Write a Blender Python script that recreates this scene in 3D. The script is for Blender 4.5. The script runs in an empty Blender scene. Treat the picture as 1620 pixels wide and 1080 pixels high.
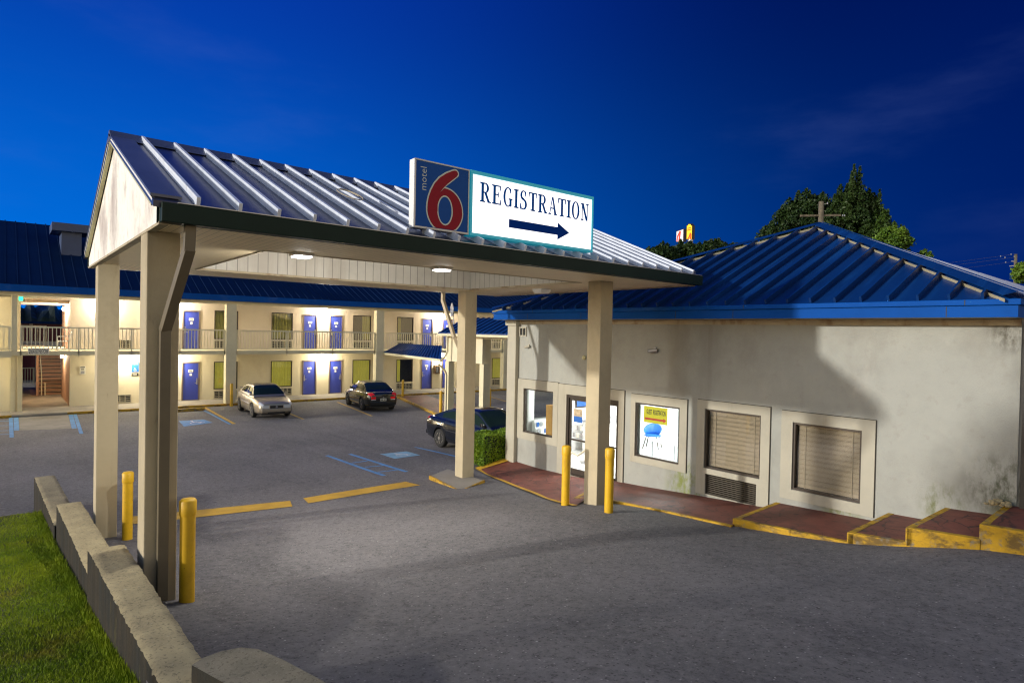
import bpy, bmesh, math, random
import numpy as np
from mathutils import Vector, Matrix
random.seed(7); rng=np.random.default_rng(7)
R=math.radians
scene=bpy.context.scene
COL=scene.collection
PI=math.pi

# ------------------------------------------------------------------ camera model (also used to measure the place)
F,YAW,PIT,ROL=984.578,0.68672,0.0143218,0.0201409
CZ=4.2; W0,H0=1620.,1080.
_fwd=np.array([math.sin(YAW)*math.cos(PIT),math.cos(YAW)*math.cos(PIT),-math.sin(PIT)])
_r=np.array([math.cos(YAW),-math.sin(YAW),0.]); _u=np.cross(_r,_fwd)
RGT=math.cos(ROL)*_r+math.sin(ROL)*_u; UPV=-math.sin(ROL)*_r+math.cos(ROL)*_u
OFF=np.array([0,0,CZ])
def ray(x,y): return _fwd*F+RGT*(x-W0/2)-UPV*(y-H0/2)
def wX(x,y,X): d=ray(x,y); return d*(X/d[0])+OFF
def wY(x,y,Y): d=ray(x,y); return d*(Y/d[1])+OFF
def wZ(x,y,Z): d=ray(x,y); return d*((Z-CZ)/d[2])+OFF

# ------------------------------------------------------------------ ground height (thin plate spline through surveyed spots)
CP=np.array([(1.3,8.1,1.03),(1.7,8.02,.96),(1.75,12.92,.36),(1.3,13.3,.34),(9.45,8.5,.74),(8.9,7.87,.84),(8.9,9.04,.71),
 (9.6,13.2,.2),(9.1,14.4,.15),(10.1,9.26,.56),(10.1,7.35,.75),(10.1,6.12,.81),(10.35,5.09,.87),(10.4,4.17,.96),(10.8,3.49,1.07),
 (10.95,2.59,1.22),(11.05,2.12,1.25),(5,14,.26),(2,14.2,.27),(8,14,.2),(1,18,.1),(6,18,.09),(12,18,.08),(1,24,.02),(7,24,.02),(13,24,.02),
 (2,3.5,1.6),(6,2,1.5),(9,0,1.5),(2,0,2.0),(12.1,10.5,.4),(12.1,13,.15)])
def _phi(r2): return np.where(r2>1e-12,0.5*r2*np.log(np.maximum(r2,1e-12)),0.)
_n=len(CP); _d2=((CP[:,None,:2]-CP[None,:,:2])**2).sum(-1)
_A=np.zeros((_n+3,_n+3)); _A[:_n,:_n]=_phi(_d2)+np.eye(_n)*.05; _A[:_n,_n]=1; _A[:_n,_n+1:]=CP[:,:2]; _A[_n:,:_n]=_A[:_n,_n:].T
_w=np.linalg.solve(_A,np.concatenate([CP[:,2],np.zeros(3)]))
def gz(x,y):
    x=np.clip(np.asarray(x,float),.9,12.6); y0=np.asarray(y,float); y=np.clip(y0,-.5,25.)
    d2=(x[...,None]-CP[:,0])**2+(y[...,None]-CP[:,1])**2
    z=_phi(d2)@_w[:_n]+_w[_n]+_w[_n+1]*x+_w[_n+2]*y
    t=np.clip((y0-18)/6,0,1); t=t*t*(3-2*t)
    return z*(1-t)+.02*t
def G(px,py,dz=0.):
    d=ray(px,py); lo,hi=1e-4,.2
    for k in range(60):
        m=(lo+hi)/2; p=d*m+OFF
        if p[2]>float(gz(p[0],p[1]))+dz: lo=m
        else: hi=m
    return d*lo+OFF

# ------------------------------------------------------------------ mesh helper
class MB:
    def __init__(s): s.v=[]; s.f=[]; s.m=[]; s.cur=0
    def add(s,vs,fs):
        b=len(s.v); s.v+=[tuple(map(float,p)) for p in vs]
        for f in fs: s.f.append([b+i for i in f]); s.m.append(s.cur)
        return s
    def box(s,x0,x1,y0,y1,z0,z1):
        return s.hexa([(x0,y0,z0),(x1,y0,z0),(x1,y1,z0),(x0,y1,z0),(x0,y0,z1),(x1,y0,z1),(x1,y1,z1),(x0,y1,z1)])
    def hexa(s,p): return s.add(p,[(0,3,2,1),(4,5,6,7),(0,1,5,4),(1,2,6,5),(2,3,7,6),(3,0,4,7)])
    def prism(s,poly,vec):
        n=len(poly); q=[tuple(a+b for a,b in zip(p,vec)) for p in poly]
        return s.add(list(poly)+q,[list(range(n))[::-1],[n+i for i in range(n)]]+[(i,(i+1)%n,n+(i+1)%n,n+i) for i in range(n)])
    def poly(s,pts): return s.add(pts,[list(range(len(pts)))])
    def tube(s,pts,r,n=10,cap=True):
        pts=[Vector(p) for p in pts]; rs=r if isinstance(r,(list,tuple)) else [r]*len(pts)
        vs=[];fs=[]; up=None
        for i,p in enumerate(pts):
            t=(pts[min(i+1,len(pts)-1)]-pts[max(i-1,0)]).normalized()
            if up is None:
                up=Vector((0,0,1)) if abs(t.z)<.9 else Vector((1,0,0))
            a=t.cross(up).normalized(); b=a.cross(t).normalized(); up=b
            for k in range(n):
                w=2*PI*k/n; vs.append(p+(a*math.cos(w)+b*math.sin(w))*rs[i])
        for i in range(len(pts)-1):
            for k in range(n): fs.append((i*n+k,i*n+(k+1)%n,(i+1)*n+(k+1)%n,(i+1)*n+k))
        if cap: fs.append(list(range(n))[::-1]); fs.append([(len(pts)-1)*n+k for k in range(n)])
        return s.add(vs,fs)
    def bar(s,p0,p1,w,h):   # rectangular bar
        p0,p1=Vector(p0),Vector(p1); t=(p1-p0).normalized()
        up=Vector((0,0,1)) if abs(t.z)<.95 else Vector((0,1,0))
        a=t.cross(up).normalized()*w/2; b=a.cross(t).normalized()*h/2
        q=[p0-a-b,p0+a-b,p0+a+b,p0-a+b,p1-a-b,p1+a-b,p1+a+b,p1-a+b]
        return s.hexa([q[0],q[1],q[5],q[4],q[3],q[2],q[6],q[7]])
    def lathe(s,c,prof,n=24,axis='z'):
        vs=[];fs=[]
        for (r,h) in prof:
            for k in range(n):
                a=2*PI*k/n; u,v=r*math.cos(a),r*math.sin(a)
                vs.append((c[0]+u,c[1]+v,c[2]+h) if axis=='z' else ((c[0]+u,c[1]+h,c[2]+v) if axis=='y' else (c[0]+h,c[1]+u,c[2]+v)))
        for i in range(len(prof)-1):
            for k in range(n): fs.append((i*n+k,i*n+(k+1)%n,(i+1)*n+(k+1)%n,(i+1)*n+k))
        fs.append(list(range(n))[::-1]); fs.append([(len(prof)-1)*n+k for k in range(n)])
        return s.add(vs,fs)
    def grid(s,fn,nu,nv):
        vs=[fn(i/nu,j/nv) for i in range(nu+1) for j in range(nv+1)]
        fs=[(i*(nv+1)+j,(i+1)*(nv+1)+j,(i+1)*(nv+1)+j+1,i*(nv+1)+j+1) for i in range(nu) for j in range(nv)]
        return s.add(vs,fs)
    def build(s,name,mats,parent=None,smooth=False,bevel=0.,recalc=True,label=None):
        me=bpy.data.meshes.new(name); me.from_pydata(s.v,[],s.f)
        mats=mats if isinstance(mats,(list,tuple)) else [mats]
        for m in mats: me.materials.append(m)
        me.polygons.foreach_set('material_index',s.m)
        if recalc:
            bm=bmesh.new(); bm.from_mesh(me); bmesh.ops.recalc_face_normals(bm,faces=bm.faces); bm.to_mesh(me); bm.free()
        if smooth: me.polygons.foreach_set('use_smooth',[True]*len(me.polygons))
        me.update()
        o=bpy.data.objects.new(name,me); COL.objects.link(o)
        if bevel:
            b=o.modifiers.new('bevel','BEVEL'); b.width=bevel; b.segments=2; b.limit_method='ANGLE'; b.angle_limit=R(40)
        if parent: par(o,parent)
        if label: o['label']=label
        return o
def par(o,p):
    o.parent=p; o.matrix_parent_inverse=p.matrix_basis.inverted() if p.parent is None else Matrix.Identity(4)
def es(o):
    m=o.modifiers.new('es','EDGE_SPLIT'); m.split_angle=R(40)
def tag(o,label,cat,group=None):
    o['label']=label; o['category']=cat
    if group: o['group']=group
    return o
def thing(name,label,cat,loc=(0,0,0),rz=0,group=None):
    o=bpy.data.objects.new(name,None); COL.objects.link(o); o.location=loc; o.rotation_euler=(0,0,rz)
    o.empty_display_size=.2
    return tag(o,label,cat,group)
def struct(o): o['kind']='structure'; return o
def copy_tree(o,parent=None):
    c=o.copy(); COL.objects.link(c)
    if parent: c.parent=parent
    for ch in [q for q in bpy.data.objects if q.parent==o and q!=c]: copy_tree(ch,c)
    return c

# ------------------------------------------------------------------ materials
def _nt(name):
    m=bpy.data.materials.new(name); m.use_nodes=True; nt=m.node_tree
    return m,nt,nt.nodes['Principled BSDF']
def N(nt,t,**k):
    n=nt.nodes.new(t)
    for a,b in k.items(): setattr(n,a,b)
    return n
def mixc(nt,fac,a,b,blend='MIX'):
    n=N(nt,'ShaderNodeMix',data_type='RGBA',blend_type=blend); L=nt.links.new
    for s,v in ((0,fac),(6,a),(7,b)):
        if hasattr(v,'links') or hasattr(v,'is_linked'): L(v,n.inputs[s])
        else: n.inputs[s].default_value=v if s==0 else (*v,1)
    return n.outputs[2]
def math_(nt,op,a,b=0.,c=None):
    n=N(nt,'ShaderNodeMath',operation=op)
    for i,v in enumerate((a,b,c)):
        if v is None: continue
        if hasattr(v,'is_linked'): nt.links.new(v,n.inputs[i])
        else: n.inputs[i].default_value=v
    return n.outputs[0]
def noise(nt,vec,scale,detail=5,rough=.6,sc=None):
    if sc:
        mp=N(nt,'ShaderNodeMapping'); nt.links.new(vec,mp.inputs[0]); mp.inputs[3].default_value=sc; vec=mp.outputs[0]
    n=N(nt,'ShaderNodeTexNoise'); n.inputs['Scale'].default_value=scale; n.inputs['Detail'].default_value=detail; n.inputs['Roughness'].default_value=rough
    nt.links.new(vec,n.inputs[0]); return n.outputs[0]
def ss(nt,x,a,b):
    n=N(nt,'ShaderNodeMapRange',interpolation_type='SMOOTHSTEP'); nt.links.new(x,n.inputs[0]); n.inputs[1].default_value=a; n.inputs[2].default_value=b
    return n.outputs[0]
def mat(name,col,rough=.7,metal=0.,var=.15,vscale=1.3,bump=0.,bscale=60,spec=.5,stains=(),boards=None,coat=0.,em=None,ems=0.,spot=None):
    """stains: list of (colour, scale, (sx,sy,sz), lo, hi, amount); boards: (axis, spacing, width, darken)"""
    m,nt,b=_nt(name); L=nt.links.new
    tc=N(nt,'ShaderNodeTexCoord'); v=tc.outputs['Object']
    c=mixc(nt,ss(nt,noise(nt,v,vscale),.3,.7),tuple(x*(1-var) for x in col),tuple(min(1,x*(1+var)) for x in col))
    c=mixc(nt,ss(nt,noise(nt,v,vscale*9),.35,.65),c,mixc(nt,.5,c,tuple(min(1,x*(1+var*.6)) for x in col)))
    for sc_,s,sv,lo,hi,am in stains:
        f=math_(nt,'MULTIPLY',ss(nt,noise(nt,v,s,7,.65,sv),lo,hi),am); c=mixc(nt,f,c,sc_)
    if spot:
      for (px_,rad,sc_) in spot:
        ds=N(nt,'ShaderNodeVectorMath',operation='DISTANCE'); L(v,ds.inputs[0]); ds.inputs[1].default_value=px_
        f=math_(nt,'MULTIPLY',ss(nt,ds.outputs['Value'],rad,rad*.25),ss(nt,noise(nt,v,5.,6,.7,(1,1,.5)),.38,.62)); c=mixc(nt,math_(nt,'MULTIPLY',f,.85),c,sc_)
    h=None
    if boards:
        ax,sp,wd,dk=boards
        sx=N(nt,'ShaderNodeSeparateXYZ'); L(v,sx.inputs[0])
        fr=math_(nt,'FRACT',math_(nt,'DIVIDE',sx.outputs['XYZ'.index(ax)],sp))
        ed=math_(nt,'LESS_THAN',fr,wd/sp)
        c=mixc(nt,ed,c,tuple(x*dk for x in col))
        h=math_(nt,'SUBTRACT',1.,ed)
    L(c,b.inputs['Base Color'])
    b.inputs['Roughness'].default_value=rough; b.inputs['Metallic'].default_value=metal; b.inputs['Specular IOR Level'].default_value=spec
    if coat: b.inputs['Coat Weight'].default_value=coat; b.inputs['Coat Roughness'].default_value=.04
    if bump or h is not None:
        bp=N(nt,'ShaderNodeBump'); bp.inputs['Strength'].default_value=bump if h is None else max(bump,.3); bp.inputs['Distance'].default_value=.01
        hh=noise(nt,v,bscale,6,.7)
        if h is not None: hh=math_(nt,'ADD',math_(nt,'MULTIPLY',hh,bump),h)
        L(hh,bp.inputs['Height']); L(bp.outputs[0],b.inputs['Normal'])
    if em: b.inputs['Emission Color'].default_value=(*em,1); b.inputs['Emission Strength'].default_value=ems
    return m
def glass(name,tint=(.9,.95,.95),base=.06,k=1.):
    m=bpy.data.materials.new(name); m.use_nodes=True; nt=m.node_tree; nt.nodes.clear()
    o=N(nt,'ShaderNodeOutputMaterial'); t=N(nt,'ShaderNodeBsdfTransparent'); g=N(nt,'ShaderNodeBsdfGlossy'); mx=N(nt,'ShaderNodeMixShader'); lw_=N(nt,'ShaderNodeLayerWeight'); fz=math_(nt,'ADD',math_(nt,'MULTIPLY',math_(nt,'POWER',lw_.outputs['Facing'],5.),.95*k),base)
    t.inputs[0].default_value=(*tint,1); g.inputs['Roughness'].default_value=.03
    nt.links.new(fz,mx.inputs[0]); nt.links.new(t.outputs[0],mx.inputs[1]); nt.links.new(g.outputs[0],mx.inputs[2]); nt.links.new(mx.outputs[0],o.inputs[0])
    return m

M={}
def asphalt():
    m,nt,b=_nt('asphalt'); L=nt.links.new; tc=N(nt,'ShaderNodeTexCoord'); v=tc.outputs['Object']
    c=mixc(nt,ss(nt,noise(nt,v,.30,6,.6),.3,.7),(.132,.127,.131),(.190,.181,.186))
    c=mixc(nt,math_(nt,'MULTIPLY',ss(nt,noise(nt,v,.55,5,.6,(1,.45,1)),.52,.72),.55),c,(.085,.083,.092))
    c=mixc(nt,math_(nt,'MULTIPLY',ss(nt,noise(nt,v,1.3,5,.65),.56,.76),.4),c,(.19,.165,.17))
    c=mixc(nt,math_(nt,'MULTIPLY',ss(nt,noise(nt,v,1.,4,.55,(1.1,.07,1)),.5,.72),.38),c,(.085,.082,.088))
    g=noise(nt,v,9.5,9,.92)
    c=mixc(nt,math_(nt,'MULTIPLY',ss(nt,g,.50,.62),.62),c,(.25,.235,.24))
    c=mixc(nt,math_(nt,'MULTIPLY',ss(nt,g,.49,.38),.75),c,(.035,.033,.037))
    for sc_,th,colr,am in ((13.,.12,(.42,.40,.40),.6),(5.,.055,(.55,.53,.52),.7),(17.,.2,(.02,.02,.022),.6)):
        vo=N(nt,'ShaderNodeTexVoronoi'); vo.inputs['Scale'].default_value=sc_; L(v,vo.inputs[0])
        c=mixc(nt,math_(nt,'MULTIPLY',math_(nt,'LESS_THAN',vo.outputs['Distance'],th),am),c,colr)
    c=mixc(nt,math_(nt,'MULTIPLY',ss(nt,noise(nt,v,2.2,4,.55),.66,.76),.5),c,(.04,.038,.042))
    L(c,b.inputs['Base Color']); b.inputs['Roughness'].default_value=.8; b.inputs['Specular IOR Level'].default_value=.35
    bp=N(nt,'ShaderNodeBump'); bp.inputs['Strength'].default_value=.9; bp.inputs['Distance'].default_value=.03; L(g,bp.inputs['Height']); L(bp.outputs[0],b.inputs['Normal'])
    return m
M['asphalt']=asphalt()
def worn(name,col,lo=.52,hi=.64,under=(.11,.10,.105),sc=7):
    m,nt,b=_nt(name); L=nt.links.new; tc=N(nt,'ShaderNodeTexCoord'); v=tc.outputs['Object']
    c=mixc(nt,ss(nt,noise(nt,v,2.5),.3,.7),tuple(x*.75 for x in col),col)
    c=mixc(nt,ss(nt,noise(nt,v,sc,8,.75),lo,hi),c,under)
    L(c,b.inputs['Base Color']); b.inputs['Roughness'].default_value=.75
    bp=N(nt,'ShaderNodeBump'); bp.inputs['Strength'].default_value=.4; bp.inputs['Distance'].default_value=.01; L(noise(nt,v,60,5,.8),bp.inputs['Height']); L(bp.outputs[0],b.inputs['Normal'])
    return m
M['yline']=worn('yellow_road_paint',(.62,.36,.02),.6,.72)
M['yline2']=worn('thin_yellow_road_paint',(.62,.38,.04),.55,.68)
M['bline']=worn('blue_road_paint',(.10,.30,.62),.55,.7)
M['bsym']=worn('pale_blue_road_paint',(.24,.45,.62),.6,.75)
M['wsym']=worn('white_road_paint',(.7,.72,.75),.58,.72)
M['ycurb']=mat('yellow_curb_paint',(.47,.27,.008),.7,var=.3,vscale=3,bump=.35,bscale=35,stains=[((.10,.06,.02),3.,(1,1,2.2),.46,.62,.85),((.22,.19,.14),5,(1,1,1),.54,.66,.8),((.03,.025,.02),14,(1,1,1),.62,.7,.6)])
M['ypost']=mat('yellow_bollard_paint',(.62,.365,.008),.5,var=.12,vscale=4,bump=.15,bscale=30,stains=[((.30,.15,.01),5,(1,1,.22),.55,.72,.55),((.05,.04,.03),16,(1,1,.8),.66,.71,.8),((.16,.09,.02),2.,(1,1,.1),.6,.75,.5)])
M['red']=mat('red_stained_paving',(.165,.048,.032),.65,var=.3,vscale=2.2,bump=.2,bscale=30,stains=[((.05,.02,.018),5,(1,1,1),.55,.66,.75),((.36,.2,.18),9,(1,1,1),.66,.73,.5)])
def crackle(m):
    nt=m.node_tree; b=nt.nodes['Principled BSDF']; lk=b.inputs['Base Color'].links[0]; src=lk.from_socket
    tc=N(nt,'ShaderNodeTexCoord'); nz=N(nt,'ShaderNodeTexNoise'); nz.inputs['Scale'].default_value=3.; nt.links.new(tc.outputs['Object'],nz.inputs[0])
    w_=N(nt,'ShaderNodeMix',data_type='RGBA'); w_.inputs[0].default_value=.22; nt.links.new(tc.outputs['Object'],w_.inputs[6]); nt.links.new(nz.outputs[1],w_.inputs[7])
    vc=N(nt,'ShaderNodeTexVoronoi',feature='DISTANCE_TO_EDGE'); vc.inputs['Scale'].default_value=3.6; nt.links.new(w_.outputs[2],vc.inputs[0])
    f=math_(nt,'MULTIPLY',math_(nt,'MULTIPLY',ss(nt,vc.outputs[0],.045,.012),ss(nt,noise(nt,tc.outputs['Object'],.9,4),.42,.6)),.8)
    nt.links.new(mixc(nt,f,src,(.03,.015,.012)),b.inputs['Base Color'])
crackle(M['red'])
M['conc']=mat('walkway_concrete',(.24,.22,.19),.85,var=.2,vscale=.9,bump=.3,bscale=40,stains=[((.08,.07,.06),1.4,(1,1,1),.55,.75,.6)])
M['block']=mat('cast_concrete_top',(.34,.28,.155),.92,var=.22,vscale=3,bump=.5,bscale=130,stains=[((.10,.085,.05),38,(1,1,1),.54,.62,.6),((.46,.40,.27),55,(1,1,1),.58,.66,.5),((.12,.105,.07),2.4,(1,.5,1),.55,.75,.6),((.5,.46,.36),11,(1,1,1),.62,.72,.5)])
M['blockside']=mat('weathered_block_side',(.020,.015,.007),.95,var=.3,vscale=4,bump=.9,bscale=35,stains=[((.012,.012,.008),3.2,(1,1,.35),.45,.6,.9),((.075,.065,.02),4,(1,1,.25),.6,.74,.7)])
M['stucco']=mat('tan_column_stucco',(.45,.385,.26),.88,var=.09,vscale=1.1,bump=.55,bscale=90,stains=[((.24,.19,.11),1.3,(1,1,.2),.5,.75,.5),((.17,.14,.09),6,(1,1,.3),.62,.74,.5)])
M['gable']=mat('gable_stucco',(.88,.85,.78),.8,var=.05,vscale=1.5,bump=.3,bscale=110,stains=[((.40,.34,.32),.7,(1,1,.7),.47,.66,.8),((.26,.20,.19),5,(1,1,.42),.52,.70,.5),((.30,.23,.20),22,(1,1,.45),.54,.70,.45)])
M['soffit']=mat('vinyl_soffit',(.84,.69,.44),.55,var=.06,boards=('X',.1,.008,.55))
M['soffit_cross']=mat('vinyl_soffit_crosswise',(.84,.69,.44),.55,var=.06,boards=('Y',.1,.008,.55))
M['vboard']=mat('pale_vertical_siding',(.56,.545,.50),.55,var=.12,vscale=.8,boards=('X',.2,.014,.4),stains=[((.36,.31,.26),1.2,(1,1,.1),.5,.7,.5)])
M['vboardy']=mat('pale_vertical_siding_end',(.56,.545,.50),.55,var=.1,vscale=.8,boards=('Y',.2,.014,.4))
M['dkgreen']=mat('dark_green_gutter_paint',(.008,.022,.018),.5,spec=.15,var=.15,vscale=2,bump=.03)
M['croof']=mat('canopy_metal_roof',(.030,.038,.080),.33,metal=.42,spec=.4,var=.3,vscale=1.4,bump=.05,bscale=6,stains=[((.13,.12,.12),1.0,(1,.6,.6),.5,.72,.55)])
M['rib']=mat('canopy_roof_seam',(.72,.77,.88),.4,var=.12,vscale=3,stains=[((.3,.3,.34),4,(1,1,1),.6,.75,.5)])
M['dktrim']=mat('dark_roof_trim',(.07,.085,.14),.4,var=.2)
M['fawn']=mat('cream_trim_metal',(.50,.48,.28),.5,var=.15)
M['white']=mat('white_trim_paint',(.75,.74,.70),.5,var=.05)
M['broof']=mat('blue_metal_roof',(.0025,.030,.135),.34,metal=0,spec=.34,var=.16,vscale=.7,bump=.12,bscale=4,stains=[((.003,.03,.14),.8,(1,1,1),.45,.7,.6),((.008,.075,.28),.9,(.25,2.6,.3),.5,.7,.6),((.03,.05,.10),5,(.3,2,1),.62,.75,.35)])
M['broofd']=mat('deep_blue_metal_roof',(.003,.018,.070),.6,spec=.08,var=.15,vscale=.6,bump=.04,bscale=5)
M['bfascia']=mat('blue_gutter_fascia',(.003,.07,.33),.6,spec=.06,var=.1,vscale=.9,stains=[((.04,.11,.36),1.3,(1,.25,1),.56,.7,.5)])
M['owall']=mat('office_stucco',(.36,.37,.34),.88,var=.10,vscale=.45,bump=.8,bscale=55,stains=[((.27,.265,.235),.42,(1,1,.7),.45,.68,.7),((.50,.49,.45),.8,(1,1,.5),.55,.75,.5),((.22,.20,.165),.9,(1,1.6,.06),.58,.74,.6),((.20,.14,.08),1.5,(1,1.3,.05),.68,.8,.5),((.30,.29,.26),7,(1,1,1),.55,.7,.35)],spot=[((12.1,8.35,.75),.75,(.20,.24,.03)),((12.1,2.55,1.9),.75,(.06,.07,.03)),((12.1,3.4,1.5),.45,(.13,.15,.04)),((12.1,2.5,4.4),.5,(.07,.06,.04)),((12.1,5.0,.85),.5,(.20,.21,.05))])
M['owall_base']=mat('office_stucco_base',(.47,.45,.36),.85,var=.08,vscale=.6,bump=.3,bscale=90,stains=[((.17,.19,.045),1.1,(1,1,1),.6,.75,.6)])
M['trim']=mat('cream_window_surround',(.42,.40,.325),.85,var=.09,vscale=1.0,bump=.45,bscale=70,stains=[((.30,.27,.20),1.2,(1,1.4,.15),.55,.75,.55)])
M['joint_and_shade']=mat('dark_joint_and_shade',(.06,.055,.045),.9)  # real gutter joints, and shadow edges drawn round the surrounds
M['frieze']=mat('stained_frieze_board',(.42,.36,.25),.8,var=.1,vscale=2,stains=[((.17,.09,.03),2.2,(1,1,.6),.5,.66,.6)])
M['bronze']=mat('bronze_frame',(.045,.035,.028),.45,metal=.3,var=.1)
M['alu']=mat('grey_metal',(.38,.39,.41),.4,metal=.6,var=.08)
M['steel']=mat('bright_steel',(.6,.6,.58),.3,metal=.9,var=.05)
M['blind']=mat('beige_blind',(.82,.80,.77),.6,var=.08)
M['iwhite']=mat('interior_white_paint',(.85,.85,.83),.6,var=.02)
M['itile']=mat('white_floor_tile',(.78,.78,.76),.25,var=.04,boards=('X',.45,.006,.7))
M['wood']=mat('orange_wood',(.5,.24,.05),.45,var=.2,vscale=3)
M['bluechair']=mat('blue_plastic',(.02,.14,.50),.35,var=.04)
M['mwall']=mat('motel_cream_wall',(.73,.66,.47),.85,var=.05,vscale=.8,bump=.25,bscale=90,stains=[((.5,.40,.25),.7,(1,1,.6),.5,.8,.4)])
M['mwall_up']=mat('motel_upper_wall',(.64,.57,.48),.85,var=.05,vscale=.8,bump=.25,bscale=90,stains=[((.45,.36,.26),.7,(1,1,.6),.5,.8,.4)])
M['taupe']=mat('taupe_band_paint',(.26,.21,.16),.85,var=.06,bump=.2,bscale=90)
M['mcol']=mat('motel_column_stucco',(.70,.64,.43),.85,var=.07,bump=.25,bscale=90)
M['rail']=mat('cream_rail_paint',(.70,.66,.48),.5,var=.06)
M['mdoor']=mat('blue_door_paint',(.030,.050,.33),.5,var=.05,vscale=2)
M['dframe']=mat('taupe_door_frame',(.13,.10,.085),.6,var=.08)
M['curtain']=mat('olive_curtain',(.50,.46,.13),.85,var=.12,vscale=1.5)
M['curtain_glow']=mat('glowing_curtain',(.56,.50,.12),.85,var=.12,vscale=1.5,em=(.50,.43,.07),ems=.34)  # self-lit curtain: emission brightens the lower windows, no room lamp behind
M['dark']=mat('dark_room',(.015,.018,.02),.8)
M['grille']=mat('air_conditioner_grille',(.40,.37,.28),.55,var=.08)
M['black']=mat('black_plastic',(.015,.015,.016),.5)
M['brown']=mat('brown_stair_paint',(.36,.20,.12),.65,var=.14,vscale=2.5)
M['pinkwall']=mat('warm_breezeway_paint',(.42,.27,.19),.75,var=.1)
M['maroon']=mat('maroon_door_paint',(.10,.012,.02),.6)
M['pole']=mat('weathered_pole_wood',(.13,.11,.075),.9,var=.3,vscale=5,bump=.4,bscale=30,stains=[((.04,.035,.025),5,(1,1,.15),.5,.65,.6)])
M['glass']=glass('window_glass')
M['dglass']=glass('door_glass',(.95,.97,.97))
M['motelglass']=glass('motel_window_glass',(.86,.88,.84),base=.07)
M['signblue']=mat('sign_blue_panel',(.004,.05,.21),.5,var=.08,spec=.15,em=(.002,.05,.22),ems=.10)  # unlit panel; faint emission lifts its colour
M['signred']=mat('sign_red_numeral',(.24,.012,.022),.6,var=.06,spec=.15,em=(.3,.01,.025),ems=.04)  # numeral of the unlit sign, given a slight glow of its own
M['signgrey']=mat('sign_grey_outline',(.42,.43,.37),.45,var=.05,em=(.4,.42,.36),ems=.10)  # outline and word glow faintly too, with no lamp behind them
M['teal']=mat('teal_sign_frame',(.02,.34,.42),.4,var=.1,em=(.01,.36,.5),ems=.25)
M['lit']=mat('backlit_white_face',(.85,.85,.85),.5,var=.01,em=(1,.985,.955),ems=.95)
M['letter']=mat('blue_letter',(.002,.10,.46),.6,spec=.03,var=.03)
M['letterd']=mat('dark_blue_arrow',(.001,.04,.28),.6,spec=.03,var=.03)
M['rust']=mat('white_sign_end',(.82,.82,.80),.45,var=.04,stains=[((.36,.22,.05),2.2,(1,1,.5),.62,.75,.7)])
M['lamp']=mat('lit_lamp_lens',(.9,.9,.85),.4,em=(1,.93,.80),ems=14)
M['lampw']=mat('lit_soffit_lens',(.9,.9,.9),.4,em=(1,.97,.92),ems=9)
M['exit']=mat('lit_green_exit_lens',(.02,.5,.3),.4,em=(.02,.85,.45),ems=1.6)
M['ceil']=mat('lit_ceiling_panel',(.9,.9,.9),.5,em=(1,.98,.95),ems=5)
M['signwhite']=mat('white_notice',(.90,.87,.74),.5,var=.03)
M['signbluep']=mat('blue_notice',(.015,.13,.50),.45,var=.04)
M['poster_y']=mat('yellow_poster',(.90,.72,.02),.5,var=.02)
M['poster_r']=mat('red_poster_ink',(.75,.06,.02),.5)
M['ink']=mat('black_ink',(.02,.02,.02),.6)
M['grass']=None

# ------------------------------------------------------------------ text helper
def text_mb(txt,size,origin,xdir,updir,depth=.003,align='CENTER',bold=0.):
    cu=bpy.data.curves.new('t','FONT'); cu.body=txt; cu.size=size; cu.align_x=align; cu.align_y='CENTER'; cu.extrude=depth/2; cu.offset=bold; cu.resolution_u=3
    o=bpy.data.objects.new('t',cu); COL.objects.link(o); dg=bpy.context.evaluated_depsgraph_get(); dg.update()
    me=bpy.data.meshes.new_from_object(o.evaluated_get(dg))
    xd=Vector(xdir).normalized(); ud=Vector(updir).normalized(); nd=xd.cross(ud); O=Vector(origin)
    mb=MB(); mb.add([O+xd*v.co.x+ud*v.co.y+nd*v.co.z for v in me.vertices],[list(p.vertices) for p in me.polygons])
    bpy.data.objects.remove(o); bpy.data.curves.remove(cu); bpy.data.meshes.remove(me)
    return mb
def arc(cx,cy,rx,ry,a0,a1,n=14): return [(cx+rx*math.cos(R(a0+(a1-a0)*i/n)),cy+ry*math.sin(R(a0+(a1-a0)*i/n))) for i in range(n+1)]
def band(cx,cy,rxo,ryo,rxi,ryi,a0,a1,n=14):
    o=arc(cx,cy,rxo,ryo,a0,a1,n); i=arc(cx,cy,rxi,ryi,a0,a1,n)
    return [[o[k],o[k+1],i[k+1],i[k]] for k in range(n)]
def rect(x0,y0,x1,y1): return [(x0,y0),(x1,y0),(x1,y1),(x0,y1)]
def serif(cx,w,y,up): # bracketed serif centred at cx
    h=.055
    return [(cx-w/2,y),(cx+w/2,y),(cx+w/2,y+h*up),(cx+w/4,y+h*1.5*up),(cx-w/4,y+h*1.5*up),(cx-w/2,y+h*up)]
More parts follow.
